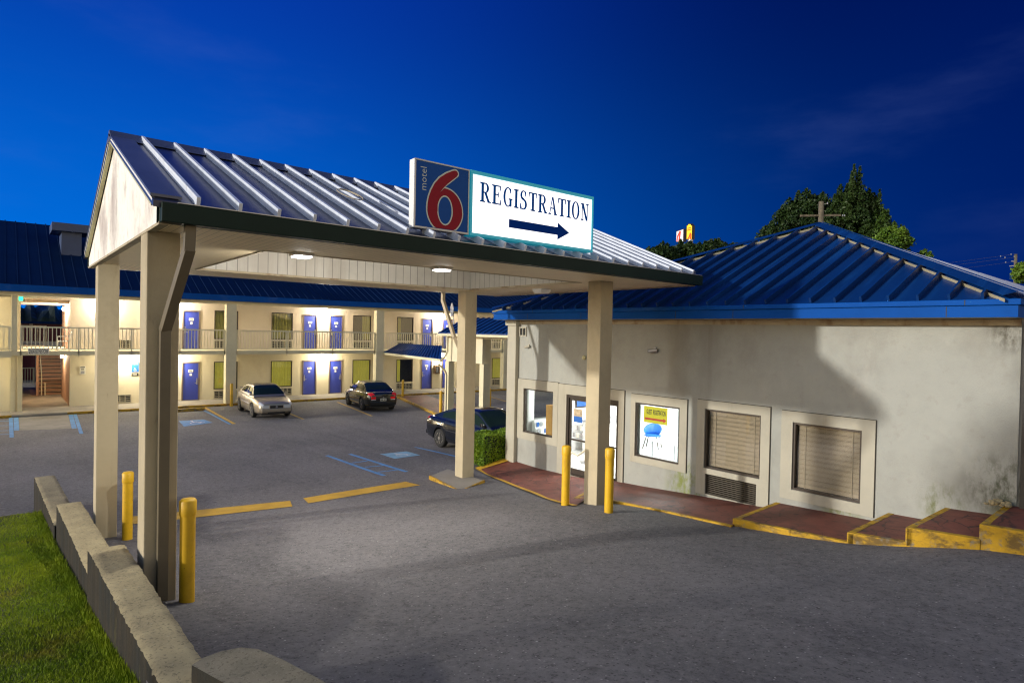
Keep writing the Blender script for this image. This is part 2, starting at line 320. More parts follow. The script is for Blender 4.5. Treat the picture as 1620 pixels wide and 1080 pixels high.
def glyph(c):
    T=.165;t=.068
    stem=lambda x:[rect(x,0,x+T,1),serif(x+T/2,T+.2,0,1),serif(x+T/2,T+.2,1,-1)]
    if c=='I': return stem(.1),.35
    if c=='R': return stem(.1)+[rect(.25,1-t,.36,1),rect(.25,.47,.36,.47+t)]+band(.36,.735,.25,.265,.11,.205,-90,90)+[[(.30,.5),(.45,.5),(.68,.03),(.53,.03)],serif(.64,.24,0,1)],.78
    if c=='E': return stem(.1)+[rect(.25,1-t,.62,1),rect(.25,0,.64,t),rect(.25,.48,.48,.48+t),[(.62,1),(.62,.74),(.575,.74),(.55,.95),(.55,1)],[(.64,0),(.66,.28),(.61,.28),(.57,.05),(.57,0)],rect(.44,.38,.48,.64)],.72
    if c=='T': return [rect(.27,0,.27+T,1),serif(.345,T+.2,0,1),rect(.04,1-t,.65,1),[(.02,1),(.02,.72),(.065,.72),(.10,.95),(.10,1)],[(.67,1),(.67,.72),(.625,.72),(.59,.95),(.59,1)]],.70
    if c=='N': return [rect(.11,0,.17,1),rect(.56,0,.62,1),[(.08,1),(.26,1),(.62,0),(.55,0),(.46,.05)],serif(.14,.24,0,1),serif(.10,.18,1,-1),serif(.59,.24,1,-1)],.72
    if c=='A': return [[(.10,.03),(.155,.03),(.36,1),(.31,1)],[(.31,1),(.40,1),(.68,.03),(.51,.03)],rect(.2,.33,.55,.33+t),serif(.125,.22,0,1),serif(.6,.26,0,1)],.74
    if c=='O': return band(.38,.5,.33,.52,.18,.46,0,360,28),.78
    if c=='G': return band(.38,.5,.33,.52,.19,.46,55,305,22)+[rect(.5,.08,.64,.44),serif(.57,.28,.44,-1),[(.57,.96),(.60,1.0),(.60,.70),(.555,.70),(.50,.88)],[(.52,.1),(.57,.0),(.64,.03),(.64,.12)]],.76
    if c=='S':
        return band(.33,.755,.24,.265,.11,.205,60,270,16)+band(.33,.265,.26,.285,.12,.215,-120,90,16)+[[(.40,.985),(.47,.95),(.52,1.01),(.52,.70),(.475,.70)],[(.08,0),(.08,.3),(.125,.3),(.2,.05),(.24,.0)],[(.12,.66),(.2,.55),(.53,.36),(.55,.45),(.45,.52),(.25,.66)]],.66
    return [],.4
def put_polys(mb,polys,O,xd,ud,nd,depth=.012,step=.0006,sx=1.,sy=1.):
    O,xd,ud,nd=map(Vector,(O,xd,ud,nd))
    for k,p in enumerate(polys):
        d=depth+min(step,.00009)*k
        mb.prism([tuple(O+xd*(a*sx)+ud*(b*sy)) for a,b in p],tuple(nd*d))
    return mb
def isa_polys():   # wheelchair symbol in a unit square
    P=[arc(.43,.90,.075,.075,0,360,14)[:-1]]
    P+=band(.50,.34,.30,.30,.225,.225,-215,20,20)
    P+=[[(.36,.80),(.46,.80),(.50,.42),(.40,.42)],[(.44,.66),(.66,.66),(.66,.59),(.44,.59)],[(.42,.50),(.70,.50),(.70,.42),(.42,.42)],[(.62,.46),(.71,.48),(.84,.16),(.76,.13)],[(.77,.20),(.92,.24),(.92,.17),(.77,.12)]]
    return P

# ================================================================== GROUND
def grass_mats():
    m,nt,b=_nt('grass_blades'); L=nt.links.new; tc=N(nt,'ShaderNodeTexCoord'); v=tc.outputs['Object']
    c=mixc(nt,ss(nt,noise(nt,v,1.1,4,.6),.35,.65),(.12,.21,.006),(.27,.34,.012))
    c=mixc(nt,math_(nt,'MULTIPLY',ss(nt,noise(nt,v,.8,5,.6,(1.2,.8,1)),.55,.70),.8),c,(.26,.175,.03))
    c=mixc(nt,ss(nt,noise(nt,v,90,2,.5),.4,.6),c,mixc(nt,.55,c,(.30,.36,.018)))
    L(c,b.inputs['Base Color']); b.inputs['Roughness'].default_value=.7; b.inputs['Specular IOR Level'].default_value=.15
    return m
M['grass']=grass_mats()
M['soil']=mat('lawn_soil',(.045,.055,.015),.95,var=.3,vscale=3,bump=.6,bscale=30,stains=[((.10,.07,.025),1.2,(1,1,1),.5,.7,.7)])
_ly=np.array([-6,0,4,6.15,9.6,15.3]); _lz=np.array([2.1,1.9,1.5,1.2,.80,.47])
def lawn_z(x,y): return np.interp(y,_ly,_lz)+.03*np.clip(-np.asarray(x)-1,0,8)+.03*np.sin(2.1*np.asarray(x)+1.3*np.asarray(y))
def wall_left(y): return .93-.0305*(np.asarray(y)-5.)
def axis(segs):
    o=[]
    for a,b,s in segs: o+=list(np.arange(a,b-1e-6,s))
    return np.array(o+[segs[-1][1]])
xs=axis([(-400,-60,60),(-60,-12,8),(-12,.8,.8),(.80,.86,.03),(.86,.92,.02),(.92,13.,.3),(13,40,1.5),(40,100,10),(100,400,50)])
ys=axis([(-60,-4,8),(-4,15.2,.3),(15.2,15.35,.05),(15.35,26,.35),(26,60,2),(60,120,10),(120,500,50)])
XX,YY=np.meshgrid(xs,ys,indexing='ij'); ZZ=gz(XX,YY)
lw=(XX<.885)&(YY<15.29); ZZ=np.where(lw,np.minimum(ZZ,lawn_z(XX,YY))-1.0,ZZ)
mb=MB(); nx,ny=len(xs),len(ys)
mb.v=list(map(tuple,np.stack([XX,YY,ZZ],-1).reshape(-1,3).tolist()))
mb.f=[(i*ny+j,(i+1)*ny+j,(i+1)*ny+j+1,i*ny+j+1) for i in range(nx-1) for j in range(ny-1)]; mb.m=[0]*len(mb.f)
g=mb.build('parking_lot',M['asphalt'],smooth=True); struct(g)

# lawn
lx=np.concatenate([np.arange(-14,-4,1.),np.arange(-4,.95,.2)]); lyy=np.arange(-5,15.31,.29)
mb=MB()
def lawnpt(u,v):
    y=-5+20.3*v; x=-14+(float(wall_left(y))+.08+14)*(u**.45); return (x,y,float(lawn_z(x,y)))
mb.grid(lawnpt,46,80); struct(mb.build('lawn_ground',M['soil'],smooth=True))
mb=MB(); mb.prism([(-14,15.3,-.5),(.62,15.3,-.5),(.62,15.3,.47),(-14,15.3,.95)],(0,.02,0)); struct(mb.build('lawn_edge',M['soil']))
nb=130000
by=15.25-11.9*rng.random(nb)**.8; bx=wall_left(by)-.01-np.minimum(4.2,-np.log(1-rng.random(nb)*.98)*.95)
nrm=lambda a,b: rng.normal(a,b,nb)
hh=np.clip(nrm(.030,.010),.012,.07); hh*=1+.8*((wall_left(by)-bx)<.12); an=rng.random(nb)*2*PI; le=nrm(0,.018); lf=nrm(0,.018)
z0=lawn_z(bx,by); wv=.0028+.0022*rng.random(nb)
V=np.stack([np.stack([bx-wv*np.cos(an),by-wv*np.sin(an),z0-.005],-1),np.stack([bx+wv*np.cos(an),by+wv*np.sin(an),z0-.005],-1),np.stack([bx+le,by+lf,z0+hh],-1)],1).reshape(-1,3)
me=bpy.data.meshes.new('grass'); me.vertices.add(len(V)); me.vertices.foreach_set('co',V.ravel()); me.loops.add(len(V)); me.loops.foreach_set('vertex_index',np.arange(len(V)))
me.polygons.add(nb); me.polygons.foreach_set('loop_start',np.arange(0,3*nb,3)); me.polygons.foreach_set('loop_total',np.full(nb,3)); me.materials.append(M['grass']); me.update(); me.validate()
go=bpy.data.objects.new('grass',me); COL.objects.link(go); go['kind']='stuff'; tag(go,'short green and brown lawn grass beside the stepped concrete wall','grass')

# stepped retaining wall: every cast section is a thing
def block(name,corners,zt,zb,label,rounded=False):
    a,b,c,d=[Vector((p[0],p[1],0)) for p in corners]   # a far-left, b far-right, c near-right, d near-left
    nu,nv=max(10,int((a-d).length/.045)),9
    th=thing(name,label,'concrete block',loc=((a+c)/2).to_tuple()[:2]+(zb,),group='stepped retaining wall sections')
    mb=MB(); P={}
    def top(u,v):
        p=a.lerp(d,u).lerp(b.lerp(c,u),v)
        ed=(v<.01 or v>.99 or u<.01 or u>.99)
        q=Vector((p.x,p.y,zt+.003*math.sin(5*u*len(corners)+3*v)+random.gauss(0,.0012)))
        if ed:
            q.z-=.010+abs(random.gauss(0,.004)); q.x+=random.gauss(0,.0035); q.y+=random.gauss(0,.004)
            if random.random()<.05: q.z-=.022
        return tuple(q)
    mb.grid(top,nu,nv)
    W=nv+1; idx=lambda i,j:i*W+j
    ring=[idx(0,j) for j in range(nv+1)]+[idx(i,nv) for i in range(1,nu+1)]+[idx(nu,j) for j in range(nv-1,-1,-1)]+[idx(i,0) for i in range(nu-1,0,-1)]
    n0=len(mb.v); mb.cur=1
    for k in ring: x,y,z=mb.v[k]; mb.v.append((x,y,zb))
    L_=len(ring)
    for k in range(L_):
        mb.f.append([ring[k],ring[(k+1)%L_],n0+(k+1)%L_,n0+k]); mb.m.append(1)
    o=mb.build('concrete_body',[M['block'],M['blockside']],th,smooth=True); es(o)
    return th
wl=lambda y:float(wall_left(y))
block('wall_block',[(wl(17),17.0),(wl(17)+.36,17.02),(wl(12.72)+.36,12.76),(wl(12.72),12.74)],.85,-.2,'lowest section of the stepped wall, farthest one at the far corner of the lawn')
block('wall_block',[(wl(12.7)+.02,12.72),(wl(12.7)+.36,12.74),(wl(8.75)+.37,8.74),(wl(8.75)+.01,8.72)],1.20,.0,'middle section of the stepped wall, beside the rear left pillar and its bollard')
block('wall_block',[(wl(8.7)-.02,8.70),(wl(8.7)+.34,8.71),(wl(4.4)+.32,4.42),(wl(4.4)-.01,4.40)],1.57,.4,'longest grey section of the stepped wall, beside the front left pillar and lawn')
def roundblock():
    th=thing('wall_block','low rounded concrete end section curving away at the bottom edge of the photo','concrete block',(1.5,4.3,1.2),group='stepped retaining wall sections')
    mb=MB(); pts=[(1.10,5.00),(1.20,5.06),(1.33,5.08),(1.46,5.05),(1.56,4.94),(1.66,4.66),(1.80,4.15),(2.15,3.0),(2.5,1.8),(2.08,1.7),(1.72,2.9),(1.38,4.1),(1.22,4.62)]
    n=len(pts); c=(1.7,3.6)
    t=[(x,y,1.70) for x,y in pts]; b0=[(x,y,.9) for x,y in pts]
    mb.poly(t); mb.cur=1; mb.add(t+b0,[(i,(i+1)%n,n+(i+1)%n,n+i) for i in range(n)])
    mb.build('concrete_body',[mat('shaded_cast_concrete',(.20,.175,.12),.92,var=.22,vscale=3,bump=.5,bscale=130,stains=[((.07,.06,.04),38,(1,1,1),.54,.62,.6),((.34,.30,.22),55,(1,1,1),.58,.66,.5)]),M['blockside']],th)  # same concrete as the wall tops, colour darkened for the shade on it
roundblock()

# painted markings draped on the asphalt
def drape_quad(mb,c,dz=.008,nu=10,nv=4):
    c=[Vector((p[0],p[1],0)) for p in c]
    def f(u,v):
        p=c[0].lerp(c[1],u).lerp(c[3].lerp(c[2],u),v); return (p.x,p.y,float(gz(p.x,p.y))+dz)
    mb.grid(f,nu,nv)
def strip(mb,p,q,w,dz=.008,n=14):
    p=Vector((p[0],p[1]));q=Vector((q[0],q[1])); t=(q-p).normalized(); s=Vector((-t.y,t.x))*w/2
    drape_quad(mb,[p+s,q+s,q-s,p-s],dz,n,1)
def mark(name,m,px=None,lines=(),quads=()):
    mb=MB()
    for a,b,w in lines: strip(mb,G(*a),G(*b),w)
    for q in quads: drape_quad(mb,[G(*p) for p in q],nu=14,nv=4)
    o=mb.build(name,m,smooth=True); struct(o); return o
mark('yellow_stop_stripe',M['yline'],quads=[((208,817),(459,792),(462.5,801),(211,829))])
mark('yellow_stop_stripe',M['yline'],quads=[((479.5,788),(642,761.8),(664.4,767.3),(488,796))])
mark('blue_hatched_aisle',M['bline'],lines=[((516.7,720.4),(607.8,752.2),.13),((553.3,718.2),(643.3,746.2),.13),((556.7,732.2),(581,729),.09),((577.8,738.9),(608.9,736),.09),((597.8,746.7),(631,742.9),.09)])
mark('blue_bay_line',M['bline'],lines=[((656.7,707.3),(765,732),.11)])
mark('yellow_bay_line',M['yline2'],lines=[((322,643.5),(371,670.5),.14)])
mark('blue_bay_line',M['bline'],lines=[((316,645.5),(364,671),.10)])
mark('yellow_bay_line',M['yline2'],lines=[((448,650),(480,663),.12)])
mark('yellow_bay_line',M['yline2'],lines=[((534,636),(588,658),.13)])
mark('yellow_bay_line',M['yline2'],lines=[((640,620),(720,641),.12),((770,626),(808,637),.12)])
def symbol(name,c4,white,label=None):
    mark(name,M['bsym'] if white else M['bline'],quads=[c4])
    P=[Vector((*G(*p)[:2],)) for p in c4]; mb=MB()
    for k,poly in enumerate(isa_polys()):
        pts=[]
        for a,b in poly:
            a=.14+.72*a; b=.14+.72*b
            p=P[3].lerp(P[2],a).lerp(P[0].lerp(P[1],a),b); pts.append((p.x,p.y,float(gz(p.x,p.y))+.013+.00012*k))
        mb.poly(pts)
    struct(mb.build('wheelchair_symbol',M['wsym']))
symbol('pale_blue_square',((601,718.2),(643.3,713.8),(664.9,720),(624.4,725.6)),True)
symbol('blue_square',((283,666),(322,663.5),(337,668.5),(291,674.8)),False)
mark('blue_ramp_edging',M['bline'],quads=[((13.6,652.7),(19.5,652.7),(22,692),(15,692)),((21.4,656),(29,656),(30.5,680.6),(21.8,681))])
mark('blue_ramp_edging',M['bline'],quads=[((107.6,653),(114.3,652.7),(121.5,677.4),(113.5,678)),((115,653),(120.6,653),(132,686),(125.5,686))])
mark('blue_hatching',M['bline'],lines=[((-14,y+.6),(14,y),.09) for y in (660,666,673,681,687)])
mb=MB(); drape_quad(mb,[G(*p) for p in ((30,653),(107,652.7),(113,678),(31,680.6))],.006,10,8); struct(mb.build('concrete_ramp',M['conc']))

# motel walkway with painted kerb
def walkway():
    mb=MB(); mb.box(-9,46,35.07,37.7,-.2,.13); struct(mb.build('motel_walkway',M['conc'],bevel=.01))
    mb=MB()
    for x0,x1 in ((-9,.35),(2.35,46)): mb.box(x0,x1,34.93,35.067,-.2,.133)
    struct(mb.build('yellow_curb',M['ycurb'],bevel=.015))
    mb=MB(); mb.box(.35,2.35,34.93,35.067,-.2,.11); struct(mb.build('ramp_lip',M['conc']))
walkway()
mb=MB(); mb.box(-9,46,37.7,62,-.3,.125); struct(mb.build('courtyard_floor',M['conc']))
ws=thing('wheel_stop','yellow concrete wheel stop in front of the walkway, left of the silver car','wheel stop',(7.0,33.6,.02))
mb=MB(); mb.prism([(5.6,33.45,.02),(5.6,33.75,.02),(5.6,33.70,.16),(5.6,33.50,.16)],(2.25,.12,0)); mb.build('concrete_bar',M['ycurb'],ws,bevel=.02)
# red ramp between motel and covered walkway
mb=MB(); P=[wZ(*p,.12) for p in ((630,626),(672,624.5),(765,652),(699,656))]
mb.prism([(p[0],p[1],.0) for p in P],(0,0,.12)); struct(mb.build('red_ramp',M['red']))
mb=MB(); a,b=Vector(P[0]),Vector(P[3]); mb.bar((a.x-.08,a.y,.06),(b.x-.08,b.y,.06),.14,.15); struct(mb.build('yellow_curb',M['ycurb'],bevel=.015))

# registration pavement: sloping pad and stepped pads
def pads():
    # flush pad at the entrance
    F_=[G(755,742.5),G(800,763),G(845,780.5),G(885,795.5),G(910,801)]
    Wz=[(12.1,14.75,.30),(12.1,13.4,.27),(12.1,12.3,.30),(12.1,11.2,.36),(12.1,10.62,.45)]
    mb=MB()
    def f(u,v):
        k=min(3,int(u*4)); t=u*4-k
        a=Vector(F_[k]).lerp(Vector(F_[k+1]),t)+Vector((0,0,.012)); b=Vector(Wz[k]).lerp(Vector(Wz[k+1]),t)
        p=a.lerp(b,v); p.z=max(p.z,float(gz(p.x,p.y))+.012); return tuple(p)
    mb.grid(f,40,16); struct(mb.build('entrance_pavement',M['red'],smooth=True))
    mb=MB()
    for k in range(4): strip(mb,F_[k][:2],F_[k+1][:2],.11,.028)
    mb.grid(lambda u,v:tuple(np.array(F_[0])+(np.array(Wz[0])-np.array(F_[0]))*u+np.array([0,.14*(v-.5)*2,.03])),8,1)
    struct(mb.build('yellow_pavement_edge',M['yline']))
    def pad(fr,wa,side_y=True):
        fr=[Vector(p) for p in fr]; wa=[Vector(p) for p in wa]; n=len(fr)
        ins=[f.lerp(w,.10/max(.2,(f-w).length)) for f,w in zip(fr,wa)]
        # yellow edging cap + face
        mb=MB(); dn=Vector((0,0,-.55))
        for k in range(n-1):
            mb.hexa([fr[k]+dn,fr[k+1]+dn,ins[k+1]+dn,ins[k]+dn,fr[k],fr[k+1],ins[k+1],ins[k]])
        s=(fr[-1]-fr[0]).normalized()*.09; up=Vector((0,0,.004))
        mb.hexa([fr[0]-s*.15+dn,fr[0]+s+dn,wa[0]+s+dn,wa[0]-s*.15+dn,fr[0]-s*.15+up,fr[0]+s+up,wa[0]+s+up,wa[0]-s*.15+up])
        struct(mb.build('yellow_pavement_edge',M['ycurb'],bevel=.012))
        mb=MB()
        for k in range(n-1): mb.hexa([ins[k]+dn,ins[k+1]+dn,wa[k+1]+dn,wa[k]+dn,ins[k]-up,ins[k+1]-up,wa[k+1]-up,wa[k]-up])
        struct(mb.build('red_pavement',M['red']))
    pad([wX(908,787,9.6),wX(948,787,9.95),wX(1048,807,10.0),wX(1157,831,10.05)],[(12.1,10.75,.47),(12.1,9.6,.53),(12.1,8.2,.63),(12.1,6.5,.74)])
    pad([wX(1160,820,10.2),wX(1250,838,10.3),wX(1341,857,10.42)],[(12.1,6.25,.89),(12.1,5.3,.93),(12.1,4.35,.97)])
    pad([wX(1341,842,10.42),wX(1433,857,10.6)],[(12.1,4.2,1.16),(12.1,3.45,1.19)])
    pad([wX(1434,834,10.6),wX(1551,853,10.88)],[(12.1,3.35,1.45),(12.1,2.62,1.5)])
    pad([wX(1551,829,10.9),wX(1625,842,11.0),wX(1800,880,11.2)],[(12.1,2.55,1.68),(12.1,2.1,1.70),(12.1,1.0,1.75)])
    # island under the rear right pillar
    q=[G(p[0],p[1],.1) for p in ((680,752),(708,743),(766,757),(728,768.5))]
    mb=MB(); mb.prism([(p[0],p[1],-.1) for p in q],(0,0,.1+float(gz(9.7,13.9))+.09)); struct(mb.build('pillar_island',M['conc'],bevel=.02))
    mb=MB()
    zt=float(gz(9.7,13.9))+.05
    for a,b in ((0,3),(3,2)): mb.bar((q[a][0],q[a][1],zt-.03),(q[b][0],q[b][1],zt-.03),.05,.15)
    struct(mb.build('yellow_curb',M['ycurb']))
pads()

# ================================================================== ENTRANCE CANOPY
X0,X1,Y0,Y1,ZS,YR,ZR,ZE=1.25,11.45,7.3,14.45,5.28,10.875,6.96,5.50
SH=.038
def S(p): return (p[0],p[1]+SH*(p[0]-X0),p[2])
def sb(mb): mb.v=[S(p) for p in mb.v]; return mb
can=thing('entrance_canopy','gabled drive-through canopy on four pillars with a dark ribbed metal roof','canopy',(6,10.9,.5))
def roofpt(x,t,front=True,up=0.):   # t 0 eave .. 1 ridge
    ye=Y0+.06 if front else Y1-.06
    n=Vector((0,-(ZR-ZE),abs(YR-ye))).normalized()*up
    return Vector((x,ye+(YR-ye)*t,ZE+(ZR-ZE)*t))+Vector((0,n.y if front else -n.y,n.z))
mb=MB()
for fr in (True,False):
    a,b,c,d=roofpt(X0-.05,0,fr),roofpt(X1+.02,0,fr),roofpt(X1+.02,1,fr),roofpt(X0-.05,1,fr); dn=Vector((0,0,-.07))
    mb.hexa([a+dn,b+dn,c+dn,d+dn,a,b,c,d])
mb.cur=1; x=1.62
while x<11.3:
    for fr in (True,False):
        mb.cur=1
        a,b=roofpt(x,.0,fr,0),roofpt(x,.985,fr,0); w=.020; h=.10
        n=(roofpt(x,.5,fr,1)-roofpt(x,.5,fr,0)).normalized()*h
        ex=Vector((w,0,0)); s_=Vector((0,-.04 if fr else .04,-.017))
        mb.hexa([a+s_-ex,a+s_+ex,b+ex,b-ex,a+s_-ex+n,a+s_+ex+n,b+ex+n,b-ex+n])
    x+=.433
sb(mb).build('roof',[M['croof'],M['rib']],can)
mb=MB(); rp=[roofpt(X0-.06,.93,True,.02),roofpt(X0-.06,1,True,.09),roofpt(X0-.06,.93,False,.02)]
mb.prism([tuple(p) for p in rp],(X1-X0+.1,0,0)); sb(mb).build('ridge_cap',M['dktrim'],can,bevel=.008)
# rake flashing (flat blue-grey strip on top) and cream rake board
for xx,xw in ((X0-.06,.30),(X1-.22,.26)):
    mb=MB()
    for fr in (True,False):
        a,b=roofpt(xx,.03,fr,.012),roofpt(xx,1,fr,.012); n=Vector((0,0,.03)); e=Vector((xw,0,0))
        mb.hexa([a,a+e,b+e,b,a+n,a+e+n,b+e+n,b+n])
    sb(mb).build('rake_flashing',M['dktrim'],can)
for xx,mm in ((X0-.045,'fawn'),(X1-.03,'white')):
    mb=MB()
    for fr in (True,False):
        a,b=roofpt(xx,.04,fr,-.02),roofpt(xx,1,fr,-.02); n=Vector((0,0,-.08)); e=Vector((.05,0,0))
        mb.hexa([a+n,a+e+n,b+e+n,b+n,a,a+e,b+e,b])
    sb(mb).build('rake_board',M[mm],can)
    mb=MB()
    for fr in (True,False):
        a,b=roofpt(xx-.006,.02,fr,.0),roofpt(xx-.006,1,fr,.0); n=Vector((0,0,-.03)); e=Vector((.03,0,0))
        mb.hexa([a+n,a+e+n,b+e+n,b+n,a,a+e,b+e,b])
    sb(mb).build('rake_edge_trim',M['white'],can)
# gable walls
for xx in (X0+.02,X1-.12):
    mb=MB(); mb.prism([(xx,Y0+.14,ZS),(xx,Y1-.14,ZS),(xx,Y1-.14,ZE-.06),(xx,YR,ZR-.09),(xx,Y0+.14,ZE-.06)],(.08,0,0)); sb(mb).build('gable_wall',M['gable'],can)
    mb=MB(); mb.box(xx-.006,xx+.086,Y0+.12,Y1-.12,ZS-.02,ZS+.012); sb(mb).build('gable_base_trim',M['frieze'],can)
# gutters
def gutter(y,s,mm):
    mb=MB(); pr=[(0,0),(.11,0),(.13,.05),(.13,.20),(.115,.20),(.115,.215),(.14,.215),(.14,.0),(0,.0)]
    x0,x1=X0+.02,X1+.06
    mb.hexa([(x0,y,ZS),(x1,y,ZS),(x1,y+s*.14,ZS),(x0,y+s*.14,ZS),(x0,y-s*.012,ZS+.20),(x1,y-s*.012,ZS+.20),(x1,y+s*.14,ZS+.20),(x0,y+s*.14,ZS+.20)])
    sb(mb).build('gutter',mm,can,bevel=.008)
    mb=MB(); mb.box(x0+.15,x1-.05,min(y-s*.018,y+s*.02),max(y-s*.018,y+s*.02),ZS+.202,ZS+.212); sb(mb).build('gutter_lip',M['alu'],can)
    mb=MB(); mb.box(X0,X1,min(y+s*.145,y+s*.17),max(y+s*.145,y+s*.17),ZS,ZE-.02); sb(mb).build('fascia_board',M['dkgreen'],can)
gutter(Y0,1,M['dkgreen']); gutter(Y1,-1,M['alu'])
# soffit ring, recessed tray with pale siding
TX0,TX1,TY0,TY1,TZ=2.85,9.4,8.92,12.95,5.80
for a_,m_ in (((X0+.1,X1-.05,Y0+.17,TY0,ZS-.001,ZS+.03),'soffit'),((X0+.1,X1-.05,TY1,Y1-.17,ZS-.001,ZS+.03),'soffit'),((X0+.1,TX0,TY0+.002,TY1-.002,ZS,ZS+.028),'soffit_cross'),((TX1,X1-.05,TY0+.002,TY1-.002,ZS,ZS+.028),'soffit_cross')):
    mb=MB(); mb.box(*a_); sb(mb).build('soffit',M[m_],can)
mb=MB(); mb.box(TX0-.02,TX1+.02,TY1,TY1+.05,ZS+.032,TZ); sb(mb).build('inner_fascia',M['vboard'],can)
mb=MB(); mb.box(TX0-.02,TX1+.02,TY0-.05,TY0,ZS+.032,TZ); sb(mb).build('inner_fascia',M['vboard'],can)
mb=MB(); mb.box(TX1,TX1+.05,TY0+.003,TY1-.003,ZS+.032,TZ); sb(mb).build('inner_fascia',M['vboardy'],can)
mb=MB(); mb.box(TX0-.05,TX0,TY0+.003,TY1-.003,ZS+.032,TZ); sb(mb).build('inner_fascia',M['vboardy'],can)
mb=MB(); mb.box(TX0-.05,TX1+.05,TY0-.05,TY1+.05,TZ+.002,TZ+.03); sb(mb).build('tray_ceiling',M['soffit'],can)
mb=MB()
for a in ((TX0-.012,TX1+.012,TY0-.02,TY0+.006),(TX0-.012,TX1+.012,TY1-.006,TY1+.02)): mb.box(a[0],a[1],a[2],a[3],ZS-.012,ZS+.03)
for a in ((TX0-.02,TX0+.006,TY0+.01,TY1-.01),(TX1-.006,TX1+.02,TY0+.01,TY1-.01)): mb.box(a[0],a[1],a[2],a[3],ZS-.010,ZS+.03)
sb(mb).build('tray_edge_trim',M['frieze'],can)
# pillars
def pillar(x,y,w,d,label=None):
    zb=float(gz(x+w/2,y+d/2))-.15; mb=MB(); mb.box(x,x+w,y,y+d,zb,ZS+.004); mb.build('pillar',M['stucco'],can,bevel=.012,label=label)
pillar(1.27,8.13,.34,.42,'front left pillar, with a dark downspout on its face'); pillar(1.32,13.30,.33,.38,'rear left pillar'); pillar(9.34,8.59,.36,.36,'front right pillar between two yellow bollards'); pillar(9.64,13.76,.38,.36,'rear right pillar on a small curbed island')
# downspouts
def spout(pts,w,d,m):
    mb=MB()
    for a,b in zip(pts[:-1],pts[1:]):
        a,b=Vector(a),Vector(b); e=(b-a).normalized()*.02; mb.bar(a-e,b+e,w,d)
    return mb.build('downspout',m,can,bevel=.006)
M['spoutd']=mat('dark_downspout_paint',(.13,.105,.065),.5,var=.12); M['spoutl']=mat('tan_downspout_paint',(.45,.38,.26),.5,var=.1)
zg=float(gz(1.5,8.0))
p1=wY(301,360,7.45); p2=wY(299,384,7.45); p3=wY(263,500,8.06); p4=wY(258,900,8.06)
spout([(p1[0],7.45,5.30),(p2[0],7.45,5.02),(1.45,8.06,4.15),(1.45,8.06,zg+.05)],.11,.09,M['spoutd'])
q1=wY(701,470,14.72); q3=wY(735,552,14.3)
spout([(q1[0],14.72,5.28),(q1[0],14.72,5.05),(9.62,14.25,4.05),(9.75,14.17,3.7),(9.75,14.17,.3)],.09,.09,M['spoutl'])

# soffit lamps
def soffit_lamp(px,py,lab,lit=True):
    p=wZ(px,py,ZS); p[1]-=.06; t=thing('soffit_lamp',lab,'lamp',(p[0],p[1],ZS-.05),group='lamps under the canopy')
    mb=MB(); mb.box(p[0]-.14,p[0]+.14,p[1]-.14,p[1]+.14,ZS-.045,ZS-.004); mb.build('housing',M['white'],t,bevel=.008)
    mb=MB(); mb.box(p[0]-.11,p[0]+.11,p[1]-.11,p[1]+.11,ZS-.068,ZS-.047); mb.build('lens',M['lampw'] if lit else M['white'],t,bevel=.006)
    return p
LAMPS=[]
p=soffit_lamp(475,401,'lit square lamp under the canopy, nearer to the gable end'); LAMPS.append(p)
p=soffit_lamp(696,423,'lit square lamp under the canopy, below the numeral sign'); LAMPS.append(p)
p=wZ(857,457,ZS); t=thing('soffit_lamp','unlit white box fixture on the canopy underside near the rear right pillar','lamp',(p[0],p[1],ZS-.1),group='lamps under the canopy')
mb=MB(); mb.hexa([(p[0]-.13,p[1]-.13,ZS-.11),(p[0]+.13,p[1]-.13,ZS-.11),(p[0]+.13,p[1]+.13,ZS-.11),(p[0]-.13,p[1]+.13,ZS-.11),(p[0]-.17,p[1]-.17,ZS-.004),(p[0]+.17,p[1]-.17,ZS-.004),(p[0]+.17,p[1]+.17,ZS-.004),(p[0]-.17,p[1]+.17,ZS-.004)]); mb.build('housing',M['white'],t,bevel=.01)

# ================================================================== ROOF SIGNS
SY=7.62
xa=wY(655.5,253,SY)[0]; xb=wY(743,270,SY)[0]; xc=wY(937.5,314,SY)[0]; ztp=6.60; zbt=5.64
def ysg(x): return SY+.012*(x-xa)
t=thing('numeral_sign','dark blue box sign with a red numeral 6 and small grey vertical word','sign',((xa+xb)/2,SY+.15,zbt))
mb=MB(); mb.box(xa,xb-.015,SY,SY+.13,zbt,ztp); mb.build('cabinet',[M['rust']],t,bevel=.006)
mb=MB(); mb.box(xa+.02,xb-.03,SY-.012,SY-.003,zbt+.025,ztp-.02); mb.build('face_panel',M['signblue'],t)
mb=MB()
for a in ((xa,xb-.012,zbt,zbt+.025),(xa,xb-.012,ztp-.02,ztp)): mb.box(a[0],a[1],SY-.02,SY-.004,a[2],a[3])
for a in ((xa,xa+.02,zbt+.026,ztp-.021),(xb-.03,xb-.012,zbt+.026,ztp-.021)): mb.box(a[0],a[1],SY-.02,SY-.004,a[2],a[3])
mb.build('frame',M['alu'],t)
PW,PH=xb-xa-.05,ztp-zbt-.045
